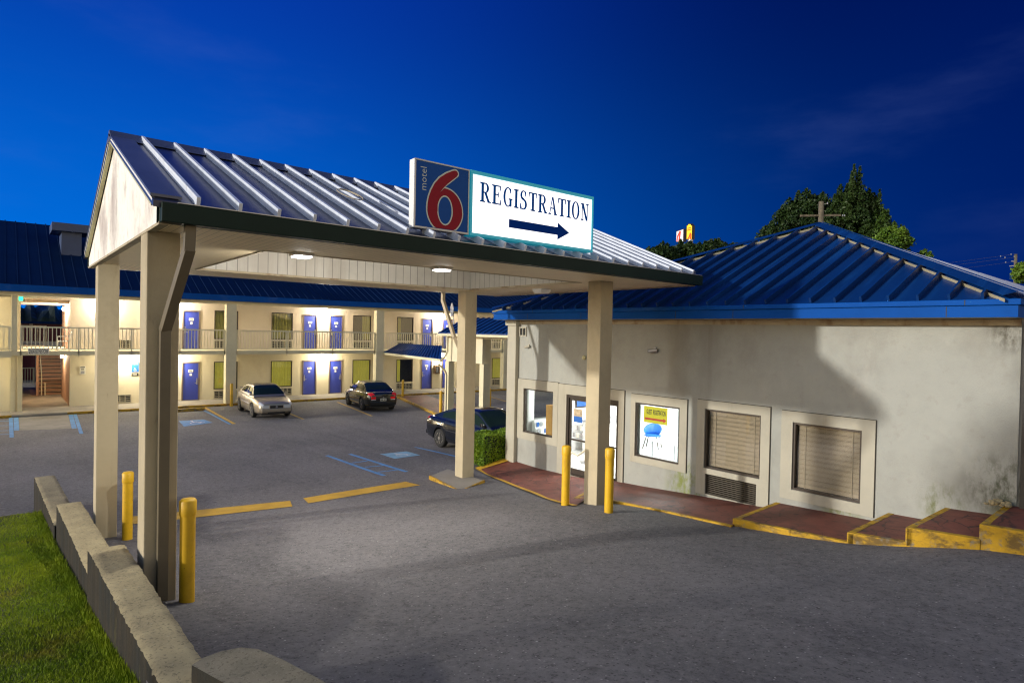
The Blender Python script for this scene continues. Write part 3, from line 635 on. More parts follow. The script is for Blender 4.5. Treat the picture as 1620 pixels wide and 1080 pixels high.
def six(gw):   # gw grows the outline
    P=[]; cx,cy,rx,ry,ix,iy=.575,.295,.335+gw,.345+gw,.150-gw,.235-gw
    o=arc(cx,cy,rx,ry,0,360,48); i=arc(cx,cy,ix,iy,0,360,48)
    cl=lambda p:(p[0],max(p[1],.004))
    for k in range(48): P.append([cl(o[k]),cl(o[k+1]),cl(i[k+1]),cl(i[k])])
    out=[(.241-gw,.26),(.243-gw,.36),(.262-gw,.46+gw*.1),(.305-gw,.575+gw*.3),(.37-gw*.9,.69+gw*.5),(.46-gw*.7,.79+gw*.8),(.58-gw*.4,.875+gw),(.72,.945+gw)]
    inn=[(.43,.26),(.43,.36),(.44,.46),(.47,.56),(.53+gw*.3,.635-gw*.3),(.61+gw*.5,.715-gw*.5),(.70+gw*.6,.79-gw*.6),(.795+gw*.6,.865-gw*.4)]
    for k in range(7): P.append([out[k],out[k+1],inn[k+1],inn[k]])
    P.append(arc(.758,.905,.052+gw,.047+gw,0,360,18)[:-1])
    return [[(a-.03,b) for a,b in q] for q in P]
O=(xa+.025,SY-.012,zbt+.03)
put_polys(MB(),six(.022),O,(1,0,0),(0,0,1),(0,-1,0),.002,.0002,PW,PH).build('numeral_outline',M['signgrey'],t)
put_polys(MB(),six(.0),O,(1,0,0),(0,0,1),(0,-1,0),.0045,.0002,PW,PH).build('numeral',M['signred'],t)
text_mb('motel',.145,(xa+.150,SY-.013,zbt+.70),(0,0,1),(-1,0,0),.004,bold=-.001).build('word',M['signgrey'],t)
for xq in (xa+.2,xb-.2):
    mb=MB(); mb.bar((xq,SY+.07,zbt-.14),(xq,SY+.07,zbt),.05,.05); mb.build('mounting_leg',M['alu'],t)

t=thing('arrow_sign','backlit white box sign reading REGISTRATION above a dark blue arrow','sign',((xb+xc)/2,SY+.15,zbt))
mb=MB(); mb.box(xb,xc,SY,SY+.13,zbt-.01,ztp+.005); mb.build('cabinet',M['teal'],t,bevel=.012)
mb=MB(); mb.box(xb+.045,xc-.03,SY-.012,SY-.003,zbt+.04,ztp-.05); mb.build('lit_face',M['lit'],t)
mb=MB()
for a in ((xb,xc,zbt-.01,zbt+.038),(xb,xc,ztp-.048,ztp+.005)): mb.box(a[0],a[1],SY-.035,SY-.004,a[2],a[3])
for a in ((xb,xb+.043,zbt+.039,ztp-.049),(xc-.028,xc,zbt+.039,ztp-.049)): mb.box(a[0],a[1],SY-.035,SY-.004,a[2],a[3])
mb.build('frame',M['teal'],t,bevel=.006)
fw,fh=xc-xb-.075,ztp-zbt-.09
letters='REGISTRATION'; 
mb=MB(); LW=[(glyph(c)[1]) for c in letters]; sx=.335; gap=(fw*.915-sum(LW)*sx*.82)/11
cx=xb+.045+fw*.055
for k,c in enumerate(letters):
    put_polys(mb,glyph(c)[0],(cx,SY-.012,zbt+.04+fh*.555),(1,0,0),(0,0,1),(0,-1,0),.006,.0005,sx*.82,.295); cx+=LW[k]*sx*.82+gap
mb.build('lettering',M['letter'],t)
ax0,ax1=xb+.045+fw*.278,xb+.045+fw*.79; az=zbt+.04+fh*.262
mb=MB(); mb.prism([(ax0,SY-.012,az-.065),(ax1-.27,SY-.012,az-.065),(ax1-.27,SY-.012,az-.14),(ax1,SY-.012,az),(ax1-.27,SY-.012,az+.14),(ax1-.27,SY-.012,az+.065),(ax0,SY-.012,az+.065)],(0,-.006,0)); mb.build('arrow',M['letterd'],t)
for k in range(6):
    xq=xb+.25+(xc-xb-.5)*k/5; mb=MB(); mb.bar((xq,SY+.07,zbt-.15),(xq,SY+.07,zbt-.01),.04,.05); mb.build('mounting_leg',M['alu'],t)
# coiled cable on the roof
mb=MB(); c=roofpt(4.05,.42,True,.13); pts=[]
for k in range(40):
    a=k/39*2*PI*1.3; pts.append(S((c.x+.16*math.cos(a)+.02*k/39,c.y+.30*math.sin(a),c.z+.126*math.sin(a)+.012*k/39)))
mb.tube(pts,.008,6); o=mb.build('cable_coil',M['spoutl'],smooth=True); tag(o,'loose coil of tan cable lying on the canopy roof left of the numeral sign','cable')

# ================================================================== BOLLARDS
def bollard(x,y,lab,h=1.22,r=.083,grp='thick yellow bollards at the pillars'):
    z=float(gz(x,y)); t=thing('bollard',lab,'bollard',(x,y,z),group=grp)
    mb=MB(); mb.lathe((x,y,z),[(r,-.1),(r,h-.19)],28); o=mb.build('post',M['ypost'],t,smooth=True); es(o)
    mb=MB(); mb.lathe((x,y,z),[(r+.008,h-.192),(r+.010,h-.18),(r+.010,h-.03),(r*.9,h-.008),(r*.5,h),(.001,h+.003)],28); o=mb.build('cap',M['ypost'],t,smooth=True); es(o)
bollard(1.70,8.00,'yellow bollard in front of the front left pillar, nearest to the camera')
bollard(1.76,12.90,'yellow bollard beside the rear left pillar, behind the stepped wall')
bollard(8.90,9.04,'yellow bollard on the door side of the front right pillar')
bollard(8.90,7.87,'yellow bollard on the road side of the front right pillar')

# ================================================================== OFFICE
OX=12.1; OY0,OY1=2.43,14.80; OZ=4.57
def holes(a0,a1,b0,b1,hs):
    cuts=sorted(set([a0,a1]+[h[0] for h in hs]+[h[1] for h in hs])); out=[]
    cuts=[c for c in cuts if a0<=c<=a1]
    for p,q in zip(cuts[:-1],cuts[1:]):
        m=(p+q)/2; iv=sorted([(h[2],h[3]) for h in hs if h[0]<m<h[1]]); z=b0
        for lo,hi in iv:
            if lo>z+1e-6: out.append((p,q,z,lo))
            z=max(z,hi)
        if z<b1-1e-6: out.append((p,q,z,b1))
    return out
off=thing('office_building','cream stucco registration office with a blue pyramid roof and lit windows','building',(17,8.6,0))
W1=(12.84,14.13,1.24,2.55); DR=(10.42,12.30,.33,2.53); W3=(8.585,9.88,1.235,2.55); W4=(6.605,7.925,1.29,2.60); W5=(4.665,5.94,1.22,2.55); AC=(6.67,7.88,.72,1.17)
HS=[W1,DR,W3,W4,W5,AC]
mb=MB()
for p,q,z0,z1 in holes(OY0,OY1,-.2,OZ,HS): mb.box(OX,OX+.18,p,q,z0,z1)
mb.box(OX+.18,21.3,OY0,OY0+.2,-.2,OZ)
for p,q,z0,z1 in holes(OX+.18,21.3,-.2,OZ,[(12.92,14.2,1.5,2.55)]): mb.box(p,q,OY1-.2,OY1,z0,z1)
mb.box(21.1,21.3,OY0+.2,OY1-.2,-.2,OZ)
mb.build('wall',M['owall'],off)
# inner rooms
mb=MB(); mb.box(OX+.18,20,8.0,8.1,.35,3.1); mb.box(19.9,20,8.1,14.6,.35,3.1); mb.box(OX+.182,OX+.2,8.1,8.55,.35,3.1); mb.box(OX+.182,19.9,14.585,14.598,2.56,3.1); mb.box(14.22,19.9,14.585,14.598,.35,2.55); mb.box(OX+.182,12.91,14.585,14.598,.35,2.55); mb.box(12.912,14.218,14.585,14.598,.35,1.49)
mb.build('interior_wall',M['iwhite'],off)
mb=MB(); mb.box(OX+.02,20,8.1,14.58,.25,.345); mb.build('interior_floor',M['itile'],off)
mb=MB(); mb.box(OX+.19,20,8.1,14.58,3.1,3.15); mb.build('interior_ceiling',M['iwhite'],off)
for cx in (13.6,16.0,18.3):
    for cy in (9.3,11.4,13.4): mb=MB(); mb.box(cx-.55,cx+.55,cy-.28,cy+.28,3.06,3.098); mb.build('ceiling_light',M['ceil'],off)
mb=MB(); mb.box(OX+.19,16,2.7,7.98,.2,.25); mb.box(15.9,16,2.7,7.98,.25,3.2); mb.build('back_room_shell',M['taupe'],off)
# surrounds: raised stucco bands around the openings
def surround(y0,y1,z0,z1,hole,nm='window_surround'):
    hs=hole if isinstance(hole,list) else [hole]
    mb=MB()
    for p,q,a,b in holes(y0,y1,z0,z1,hs): mb.box(OX-.035,OX-.001,p,q,a,b)
    mb.build(nm,M['trim'],off)
    mb=MB(); t=.011
    mb.box(OX-.018,OX-.0005,y0-t,y0-.0005,z0,z1+t); mb.box(OX-.018,OX-.0005,y0,y1,z1+.0005,z1+t); mb.box(OX-.012,OX-.0005,y0,y1,z0-t*.6,z0-.0005)
    mb.build('surround_shade_line',M['joint_and_shade'],off)  # dark strips draw the shadow edge along each surround
surround(12.64,14.40,1.03,2.82,W1); surround(10.24,12.63,.30,2.80,DR,'door_surround'); surround(8.39,10.02,1.08,2.75,W3); surround(6.41,8.12,.70,2.79,[W4,AC]); surround(4.44,6.17,1.02,2.76,W5)
def window(h,mat_glass,fr=.04,x=OX+.05,blind=False):
    y0,y1,z0,z1=h
    mb=MB()
    for p,q,a,b in holes(y0+.001,y1-.001,z0+.001,z1-.001,[(y0+fr,y1-fr,z0+fr,z1-fr)]): mb.box(x-.05,x+.04,p,q,a,b)
    f=mb.build('window',M['bronze'],off)
    mb=MB(); mb.box(x,x+.008,y0+fr,y1-fr,z0+fr,z1-fr); mb.build('pane',mat_glass,f)
    if blind:
        mb=MB(); z=z0+fr+.02; k=0
        while z<z1-fr-.03:
            tilt=.010+.002*math.sin(k*1.7); dy=.0 
            mb.hexa([(x+.05,y0+fr+.02,z-tilt),(x+.05,y1-fr-.02,z-tilt),(x+.072,y1-fr-.02,z+tilt),(x+.072,y0+fr+.02,z+tilt),(x+.052,y0+fr+.02,z-tilt),(x+.052,y1-fr-.02,z-tilt),(x+.074,y1-fr-.02,z+tilt),(x+.074,y0+fr+.02,z+tilt)])
            z+=.0255; k+=1
        mb.box(x+.04,x+.085,y0+fr+.01,y1-fr-.01,z1-fr-.03,z1-fr)
        b=mb.build('blind',M['blind'],f)
        for yy in (y0+fr+.16,y1-fr-.16): mb=MB(); mb.box(x+.042,x+.047,yy-.007,yy+.007,z0+fr,z1-fr); mb.build('blind_cord',M['white'],f)
    return f
window(W1,M['glass']); window(W3,M['glass'])
M['bglass']=glass('blind_window_glass',(.85,.82,.76),base=.10,k=1.)
window(W4,M['bglass'],blind=True); window(W5,M['bglass'],blind=True)
# wall air conditioner grille below the fourth opening
mb=MB(); mb.box(OX+.07,OX+.09,AC[0],AC[1],AC[2],AC[3])
z=AC[2]+.02
while z<AC[3]-.01: mb.hexa([(OX+.02,AC[0]+.02,z),(OX+.02,AC[1]-.02,z),(OX+.065,AC[1]-.02,z+.008),(OX+.065,AC[0]+.02,z+.008),(OX+.02,AC[0]+.02,z+.014),(OX+.02,AC[1]-.02,z+.014),(OX+.065,AC[1]-.02,z+.022),(OX+.065,AC[0]+.02,z+.022)]); z+=.042
for p,q,a,b in holes(*AC,[(AC[0]+.02,AC[1]-.02,AC[2]+.015,AC[3]-.015)]): mb.box(OX-.01,OX+.06,p,q,a,b)
mb.build('air_conditioner_grille',mat('brown_metal_louvre',(.045,.036,.024),.5,var=.15),off)
# double glass door
y0,y1,z0,z1=DR; x=OX+.06
d=MB()
for a in ((y0,y0+.06,z0,z1),(y1-.06,y1,z0,z1),(y0+.0605,y1-.0605,z1-.09,z1)): d.box(x-.06,x+.05,a[0],a[1],a[2],a[3])
d.box(x-.06,x+.05,y0+.0605,y1-.0605,z0,z0+.03)
d.build('door_frame',M['bronze'],off)
for a,b in ((y0+.065,(y0+y1)/2-.006),((y0+y1)/2+.006,y1-.065)):
    mb=MB(); zz0,zz1=z0+.035,z1-.095
    for p,q,c_,e in holes(a,b,zz0,zz1,[(a+.055,b-.055,zz0+.15,zz1-.06)]): mb.box(x-.022,x+.022,p,q,c_,e)
    mb.box(x-.015,x+.015,a+.056,b-.056,1.28,1.325)
    lf=mb.build('door',M['bronze'],off)
    mb=MB(); mb.box(x-.004,x+.004,a+.055,b-.055,zz0+.15,zz1-.06); mb.build('pane',M['dglass'],lf)
    mb=MB(); yh=b-.09 if a<y0+.2 else a+.09
    mb.tube([(x-.03,yh,1.05),(x-.08,yh,1.08),(x-.08,yh,1.52),(x-.03,yh,1.55)],.012,8); mb.build('handle',M['steel'],lf,smooth=True)
mb=MB(); mb.box(OX-.03,OX+.17,y0,y1,.30,.329); mb.build('threshold',M['alu'],off)
# pilaster, frieze, soffit, fascia gutter
mb=MB(); mb.box(OX-.13,OX-.001,14.42,14.82,-.1,OZ-.16); mb.box(OX-.18,OX-.001,14.37,14.88,OZ-.158,OZ-.002); mb.build('pilaster',M['trim'],off,bevel=.01)
mb=MB(); mb.box(OX-.03,OX-.001,OY0,14.36,OZ-.11,OZ-.003); mb.build('frieze',M['frieze'],off)
EX,EY0,EY1,EZ=11.5,2.36,14.93,4.575
AP=Vector((16.7,7.62,7.17)); BX=21.9
mb=MB(); mb.box(EX+.02,BX,EY0+.02,EY1-.02,OZ+.002,OZ+.03); mb.build('soffit',M['trim'],off)
mb=MB(); mb.box(EX,EX+.05,EY0,EY1,EZ,EZ+.175); mb.box(EX+.051,BX,EY0,EY0+.05,EZ,EZ+.175); mb.box(EX+.051,BX,EY1-.05,EY1,EZ,EZ+.175)
mb.build('fascia',M['bfascia'],off)
mb=MB(); mb.box(EX-.04,EX+.06,EY0-.04,EY1+.04,EZ+.18,EZ+.27); mb.box(EX+.061,BX,EY0-.04,EY0+.06,EZ+.18,EZ+.27); mb.box(EX+.061,BX,EY1-.06,EY1+.04,EZ+.18,EZ+.27)
mb.build('gutter',M['bfascia'],off,bevel=.012)
for yj in (3.0,6.7,8.1,11.0,13.1):
    mb=MB(); mb.box(EX-.0425,EX-.0405,yj,yj+.012,EZ+.185,EZ+.265); mb.build('gutter_joint',M['joint_and_shade'],off)
    mb=MB(); mb.box(EX-.002,EX-.0004,yj+.25,yj+.262,EZ+.005,EZ+.17); mb.build('fascia_joint',M['joint_and_shade'],off)
C=[Vector((EX,EY0,EZ+.27)),Vector((EX,EY1,EZ+.27)),Vector((BX,EY1,EZ+.27)),Vector((BX,EY0,EZ+.27))]
mb=MB(); mb.add([*C,AP],[(0,1,4),(1,2,4),(2,3,4),(3,0,4)])
nf=(C[1]-C[0]).cross(AP-C[0]).normalized(); nf=nf if nf.z>0 else -nf
def onfront(x,y,up=0): 
    t=(x-EX)/(AP.x-EX); return Vector((x,y,C[0].z+(AP.z-C[0].z)*t))+nf*up
yy=2.79
while yy<14.8:
    xm=EX+(yy-EY0)/(AP.y-EY0)*(AP.x-EX) if yy<AP.y else EX+(EY1-yy)/(EY1-AP.y)*(AP.x-EX)
    xm-=.12
    if xm>EX+.1:
        a,b=onfront(EX-.0,yy,.0),onfront(xm,yy,.0); w=Vector((0,.018,0)); n=nf*.105
        mb.hexa([a-w,a+w,b+w,b-w,a-w+n,a+w+n,b+w+n,b-w+n])
    yy+=.433
xx=EX+.5
ns=(C[3]-C[0]).cross(AP-C[0]).normalized(); ns=ns if ns.z>0 else -ns
while xx<BX-.4:
    ym=EY0+((xx-EX)/(AP.x-EX) if xx<AP.x else (BX-xx)/(BX-AP.x))*(AP.y-EY0)-.12
    a=Vector((xx,EY0,C[0].z)); b=Vector((xx,ym,C[0].z+(ym-EY0)/(AP.y-EY0)*(AP.z-C[0].z))); w=Vector((.02,0,0)); n=ns*.06
    if ym>EY0+.2: mb.hexa([a-w,a+w,b+w,b-w,a-w+n,a+w+n,b+w+n,b-w+n])
    xx+=.433
mb.build('roof',M['broof'],off)
mb=MB()
for k,c in enumerate((C[0],C[1])):
    d=(AP-c).normalized(); side=Vector((d.x,d.y,0)).normalized(); s1=Vector((-side.y,side.x,0))
    # two folded flanges lying on the slopes
    na=nf; nb_=ns if k==0 else ((C[2]-C[1]).cross(AP-C[1]).normalized())
    nb_=nb_ if nb_.z>0 else -nb_
    for nn in (na,nb_):
        e=d.cross(nn).normalized(); e=e if (e.dot(Vector((nn.x,nn.y,0)))>0) else -e
        o_=nn*.108; t_=nn*.012
        mb.hexa([c+o_,c+e*.20+o_,AP+e*.20+o_,AP+o_,c+o_+t_,c+e*.20+o_+t_,AP+e*.20+o_+t_,AP+o_+t_])
mb.build('hip_cap',M['broof'],off)
mb=MB()
for k,c in enumerate((C[0],C[1])):
    d=(AP-c).normalized(); e=d.cross(nf).normalized(); e=e if e.dot(Vector((nf.x,nf.y,0)))>0 else -e
    mb.hexa([c+e*.18+nf*.002,c+e*.19+nf*.002,AP+e*.19+nf*.002,AP+e*.18+nf*.002,c+e*.18+nf*.05,c+e*.19+nf*.05,AP+e*.19+nf*.05,AP+e*.18+nf*.05])
mb.build('hip_closure_strip',mat('closure_strip',(.40,.36,.24),.6),off)
mb=MB(); mb.bar((OX-.02,OY0-.11,1.3),(OX-.02,OY0-.11,OZ-.02),.12,.12); mb.build('downspout',M['black'],off)
# small wall fittings
t=thing('wall_vent','pale square wall vent with two dark louvres at the corner pilaster','vent',(OX,14.1,4.3))
a=wX(823,517,OX); b=wX(833.5,532,OX)
mb=MB()
for p,q,c_,e in holes(b[1],a[1],b[2],a[2],[(b[1]+.03,(a[1]+b[1])/2-.012,b[2]+.035,a[2]-.035),((a[1]+b[1])/2+.012,a[1]-.03,b[2]+.035,a[2]-.035)]): mb.box(OX-.035,OX-.001,p,q,c_,e)
mb.build('frame',M['trim'],t)
mb=MB(); mb.box(OX-.006,OX-.001,b[1]+.03,a[1]-.03,b[2]+.035,a[2]-.035); 
mb.build('louvre',M['dark'],t)
def wallcam(px,py,s,lab,body):
    p=wX(px,py,OX); t=thing('security_camera',lab,'camera',(OX,p[1],p[2]),group='cameras on the office wall')
    mb=MB(); mb.lathe((OX-.03,p[1],p[2]+.02),[(.045*s,0),(.045*s,.028)],14,'x'); mb.build('mount',body,t)
    mb=MB(); mb.tube([(OX-.03,p[1],p[2]),(OX-.09*s,p[1]+.0,p[2]-.01)],.018*s,8); mb.build('arm',body,t)
    mb=MB(); mb.tube([(OX-.06*s,p[1]-.10*s,p[2]-.01),(OX-.13*s,p[1]+.10*s,p[2]-.04)],.045*s,14); mb.build('housing',body,t,smooth=False)
    mb=MB(); mb.tube([(OX-.13*s,p[1]+.101*s,p[2]-.041),(OX-.135*s,p[1]+.112*s,p[2]-.043)],.032*s,14); mb.build('lens',M['black'],t)
wallcam(837,547,.75,'small pale dome-like wall camera near the corner vent',M['trim']); wallcam(1037,553,1.0,'grey bullet camera on the plain wall above the lit chair window',M['alu'])
p=wX(925.5,565.5,OX); t=thing('round_wall_cap','small yellowish round cap on the wall just left of the front right pillar','cap',(OX,p[1],p[2]))  # plain round cap, its use left open
mb=MB(); mb.lathe((OX-.07,p[1],p[2]),[(.035,0),(.06,.015),(.06,.05),(.045,.068)],16,'x'); mb.build('cap',M['fawn'],t,smooth=True)

for k in range(9):
    x=12.02-.12*random.random()-.1*(k%2); y=2.45+.30*random.random(); r_=.03+.05*random.random(); mb=MB(); mb.lathe((x,y,1.69),[(r_*.8,0),(r_,r_*.4),(r_*.7,r_*.9),(.004,r_*1.1)],7)
    for i,v in enumerate(mb.v): mb.v[i]=(v[0]+random.gauss(0,r_*.15),v[1]+random.gauss(0,r_*.15),v[2]+random.gauss(0,r_*.1))
    o=mb.build('rubble_stone',M['block']); tag(o,'small broken stone lying on the top red step at the wall corner','stone','rubble stones at the office corner')
# ---- inside the office
FL=.346
def chair(x,y,rz,lab):
    t=thing('shell_chair',lab,'chair',(x,y,FL),rz)
    c,s=math.cos(rz),math.sin(rz); T=lambda p:(x+p[0]*c-p[1]*s,y+p[0]*s+p[1]*c,FL+p[2])
    mb=MB()
    def f(u,v):
        a=(u-.5)*PI*1.25; r=.27
        zz=.46+.36*(v**.7)*(math.cos(a*.62)**1.3); rr=r*(.75+.3*v)
        return T((-rr*math.cos(a)*.95,rr*math.sin(a)*1.1,zz))
    mb.grid(f,20,8); o=mb.build('backrest',M['bluechair'],t,smooth=True); so=o.modifiers.new('s','SOLIDIFY'); so.thickness=.015
    mb=MB(); vs=[T((.27*math.cos(a)*1.0,.28*math.sin(a),.47)) for a in np.linspace(0,2*PI,24,endpoint=False)]; mb.prism(vs,(0,0,-.05)); mb.build('seat',M['bluechair'],t)
    for a,b in ((1,1),(1,-1),(-1,1),(-1,-1)):
        mb=MB(); mb.tube([T((a*.17,b*.17,.43)),T((a*.27,b*.27,0))],.017,8); mb.build('leg',M['bronze'],t)
    return t
chair(17.25,13.35,R(205),'blue shell chair on thin metal legs seen through the lit window')
t=thing('registration_poster','yellow sign reading GUEST REGISTRATION over a red arrow behind the window','poster',(OX+.14,9.2,2.2))
px0=wX(1019,640,OX+.14); px1=wX(1055.5,667,OX+.14); ya,yb=px0[1],px1[1]; zb_,zt_=2.07,2.47
mb=MB(); mb.box(OX+.14,OX+.146,yb,ya,zb_,zt_); mb.build('board',M['poster_y'],t)
for tx_,ox_ in (('GUEST',.30),('REGISTRATION',-.19)): text_mb(tx_,.088,(OX+.138,(ya+yb)/2+ox_,zt_-.14),(0,-1,0),(0,0,1),.002,bold=.001).build('lettering',M['ink'],t)
for p in [q for q in bpy.data.objects if q.parent==t and q.name.startswith('lettering')]:
    for v in p.data.vertices: v.co.y=(ya+yb)/2+(v.co.y-(ya+yb)/2)*.62; v.co.z=zt_-.14+(v.co.z-(zt_-.14))*1.9
mb=MB(); ym=yb+.02; mb.prism([(OX+.138,ya-.03,zb_+.07),(OX+.138,ym+.09,zb_+.07),(OX+.138,ym+.09,zb_+.04),(OX+.138,ym,zb_+.095),(OX+.138,ym+.09,zb_+.15),(OX+.138,ym+.09,zb_+.12),(OX+.138,ya-.03,zb_+.12)],(.0015,0,0)); mb.build('arrow',M['poster_r'],t)
# grey post and desk behind the chair window
mb=MB(); mb.box(13.6,13.68,9.62,9.72,FL,3.1); o=mb.build('grey_post',M['alu']); tag(o,'grey metal post standing inside behind the chair window','post')
t=thing('counter_desk','white lobby table with grey legs beside the blue chair','table',(15.6,11.1,FL))
mb=MB(); mb.box(15.0,16.2,10.6,11.7,FL+.70,FL+.74); mb.build('tabletop',M['iwhite'],t,bevel=.005)
for a,b in ((15.05,10.65),(16.15,10.65),(15.05,11.65),(16.15,11.65)):
    mb=MB(); mb.box(a-.02,a+.02,b-.02,b+.02,FL,FL+.70); mb.build('leg',M['alu'],t)
# brochure rack, wooden cabinet, posters, stanchion
t=thing('brochure_rack','white rack of small blue and white leaflets behind the first window','rack',(13.3,14.1,FL))
mb=MB(); mb.prism([(12.75,14.05,FL),(12.75,14.5,FL),(12.75,14.5,FL+1.15),(12.75,14.4,FL+1.15)],(.75,0,0)); mb.build('stand',M['iwhite'],t)
mb=MB(); mb2=MB(); mb3=MB()
for i in range(5):
    for j in range(4):
        zz=FL+.35+.2*j; yy=14.05+.35*((zz-FL)/1.15); xx=12.80+.14*i
        (mb,mb2,mb3)[(i*2+j)%3].box(xx,xx+.1,yy-.012,yy-.002,zz,zz+.15)
mb.build('leaflets',M['bluechair'],t); mb2.build('leaflets',M['signwhite'],t); mb3.build('leaflets',M['alu'],t)
t=thing('wooden_cabinet','tall orange wooden panel cabinet just inside the first window','cabinet',(12.6,12.95,FL))
ca=wX(864,640,12.62); cb=wX(878,683,12.62)
mb=MB(); mb.box(12.62,12.95,cb[1],ca[1],FL,ca[2]); mb.build('carcass',M['wood'],t,bevel=.008)
mb=MB(); mb.box(12.611,12.618,cb[1]+.02,ca[1]-.02,FL+.1,ca[2]-.04); mb.build('door',M['wood'],t)
t=thing('wall_poster','pinned poster with a blue lower half on the glass door','poster',(OX+.03,12.0,2.0))
a=wX(908,646,OX+.03); b=wX(921,669,OX+.03); zm=(a[2]*.45+b[2]*.55)
mb=MB(); mb.box(OX+.026,OX+.03,b[1],a[1],zm,a[2]); mb.build('photo_half',mat('poster_photo',(.45,.36,.24),.5,var=.5,vscale=9),t); mb=MB(); mb.box(OX+.026,OX+.03,b[1],a[1],b[2],zm-.001); mb.build('blue_half',M['signbluep'],t)
t=thing('floor_stand','round based white sign stand inside the glass door','stand',(13.6,12.6,FL))
mb=MB(); mb.lathe((13.6,12.9,FL),[(.22,0),(.22,.02),(.05,.05)],20); mb.build('base',M['alu'],t); mb=MB(); mb.box(13.5,13.7,12.85,12.95,FL+.04,FL+1.1); mb.build('panel',M['iwhite'],t)

# handrail outside the door, papers and banner
t=thing('handrail','bent cream metal handrail standing in front of the glass door behind the pillar','handrail',(11.5,11.4,.4))
h0=wX(902,714.5,11.55); h1=wX(914,720.5,11.55); h2=wX(930,709,11.55)
mb=MB(); mb.tube([tuple(h0),tuple(h1),tuple(h2)],.022,8); mb.build('rail_bar',M['rail'],t,smooth=True)
for q in (h0,h2):
    mb=MB(); mb.tube([(q[0],q[1],.2),tuple(q)],.02,8); mb.build('rail_post',M['rail'],t)
mb=MB(); k=0
t=thing('door_papers','cluster of small white and grey paper notices on the left door leaf','notice',(OX+.03,11.9,1.6))
for j in range(2):
    for i in range(3):
        a=wX(906.5+6*i,672+11.5*j+.7*i,OX+.03); mb=MB(); mb.box(OX+.026,OX+.029,a[1]-.07,a[1],a[2]-.12,a[2]); mb.build('paper',M['alu'] if (i+j)%2 else M['signwhite'],t)
t=thing('banner_stand','tall blue grey banner stand just inside the right door leaf','banner',(12.7,10.75,FL))
mb=MB(); mb.box(12.68,12.70,10.62,10.95,FL+.05,2.25); mb.build('banner',mat('blue_grey_banner',(.10,.16,.30),.5,var=.3,vscale=6),t); mb=MB(); mb.box(12.6,12.78,10.6,10.97,FL,FL+.05); mb.build('base',M['alu'],t)
t=thing('reception_desk','white fronted reception counter at the back of the lit lobby','counter',(17.5,14.0,FL))
mb=MB(); mb.box(14.6,16.6,13.5,14.1,FL,FL+1.02); mb.build('front',M['iwhite'],t); mb=MB(); mb.box(14.55,16.65,13.42,14.2,FL+1.022,FL+1.07); mb.build('counter_top',M['alu'],t)
for x_,c_ in ((15.0,'signbluep'),(15.9,'poster_r')):
    t=thing('wall_picture','framed '+('blue' if c_=='signbluep' else 'red')+' picture on the lobby wall seen through the door','picture',(x_,14.57,1.9))
    mb=MB(); mb.box(x_-.28,x_+.28,14.55,14.583,1.75,2.3); mb.build('frame',M['bronze'],t); mb=MB(); mb.box(x_-.24,x_+.24,14.54,14.549,1.79,2.26); mb.build('print',M[c_],t)
# hedge by the office corner
def leaves(name,m,fn,n,size,parent=None,seed=1,flat=.0):
    r=np.random.default_rng(seed); P=fn(r,n); n=len(P)
    a=r.normal(size=(n,3)); a/=np.linalg.norm(a,axis=1)[:,None]; b=np.cross(a,r.normal(size=(n,3))); b/=np.linalg.norm(b,axis=1)[:,None]
    s=size*(.6+.8*r.random(n))[:,None]
    V=np.stack([P-a*s*.5,P+b*s*.32,P+a*s*.6,P-b*s*.32],1).reshape(-1,3)
    me=bpy.data.meshes.new(name); me.vertices.add(4*n); me.vertices.foreach_set('co',V.ravel()); me.loops.add(4*n); me.loops.foreach_set('vertex_index',np.arange(4*n))
    me.polygons.add(n); me.polygons.foreach_set('loop_start',np.arange(0,4*n,4)); me.polygons.foreach_set('loop_total',np.full(n,4)); me.materials.append(m); me.update(); me.validate()
    o=bpy.data.objects.new(name,me); COL.objects.link(o)
    if parent: par(o,parent)
    return o
def leafmat(name,a,b,vs=3.):
    m,nt,bs=_nt(name); L=nt.links.new; tc=N(nt,'ShaderNodeTexCoord'); v=tc.outputs['Object']
    c=mixc(nt,ss(nt,noise(nt,v,vs,4,.6),.35,.65),a,b); c=mixc(nt,ss(nt,noise(nt,v,vs*14,2,.6),.42,.6),c,mixc(nt,.5,c,tuple(x*1.6 for x in b)))
    L(c,bs.inputs['Base Color']); bs.inputs['Roughness'].default_value=.55; bs.inputs['Specular IOR Level'].default_value=.3
    return m
M['hedge']=leafmat('hedge_leaf',(.05,.12,.008),(.17,.26,.012),2.5); M['bark']=mat('bark',(.05,.04,.03),.9,bump=.5)
hx0,hx1,hy0,hy1,hz0,hz1=11.22,13.4,14.95,15.85,.16,1.06
hd=thing('hedge','clipped green box hedge between the black car and the office corner','hedge',((hx0+hx1)/2,(hy0+hy1)/2,hz0))
def hf(r,n):
    P=r.random((n,3)); f=r.integers(0,5,n); d=r.random(n)**2*.09
    P[f==0,2]=1;P[f==1,0]=0;P[f==2,1]=0;P[f==3,1]=1;P[f==4,0]=1
    Q=np.stack([hx0+(hx1-hx0)*P[:,0],hy0+(hy1-hy0)*P[:,1],hz0+(hz1-hz0)*P[:,2]],-1); c=np.array([(hx0+hx1)/2,(hy0+hy1)/2,(hz0+hz1)/2])
    w=.02*np.sin(Q[:,:1]*7+Q[:,1:2]*5+Q[:,2:]*9)
    return Q+(c-Q)/np.linalg.norm(c-Q,axis=1)[:,None]*d[:,None]+w+r.normal(0,.012,Q.shape)*(1+3.*(r.random((n,1))<.04))
leaves('foliage',M['hedge'],hf,16000,.05,hd,3)
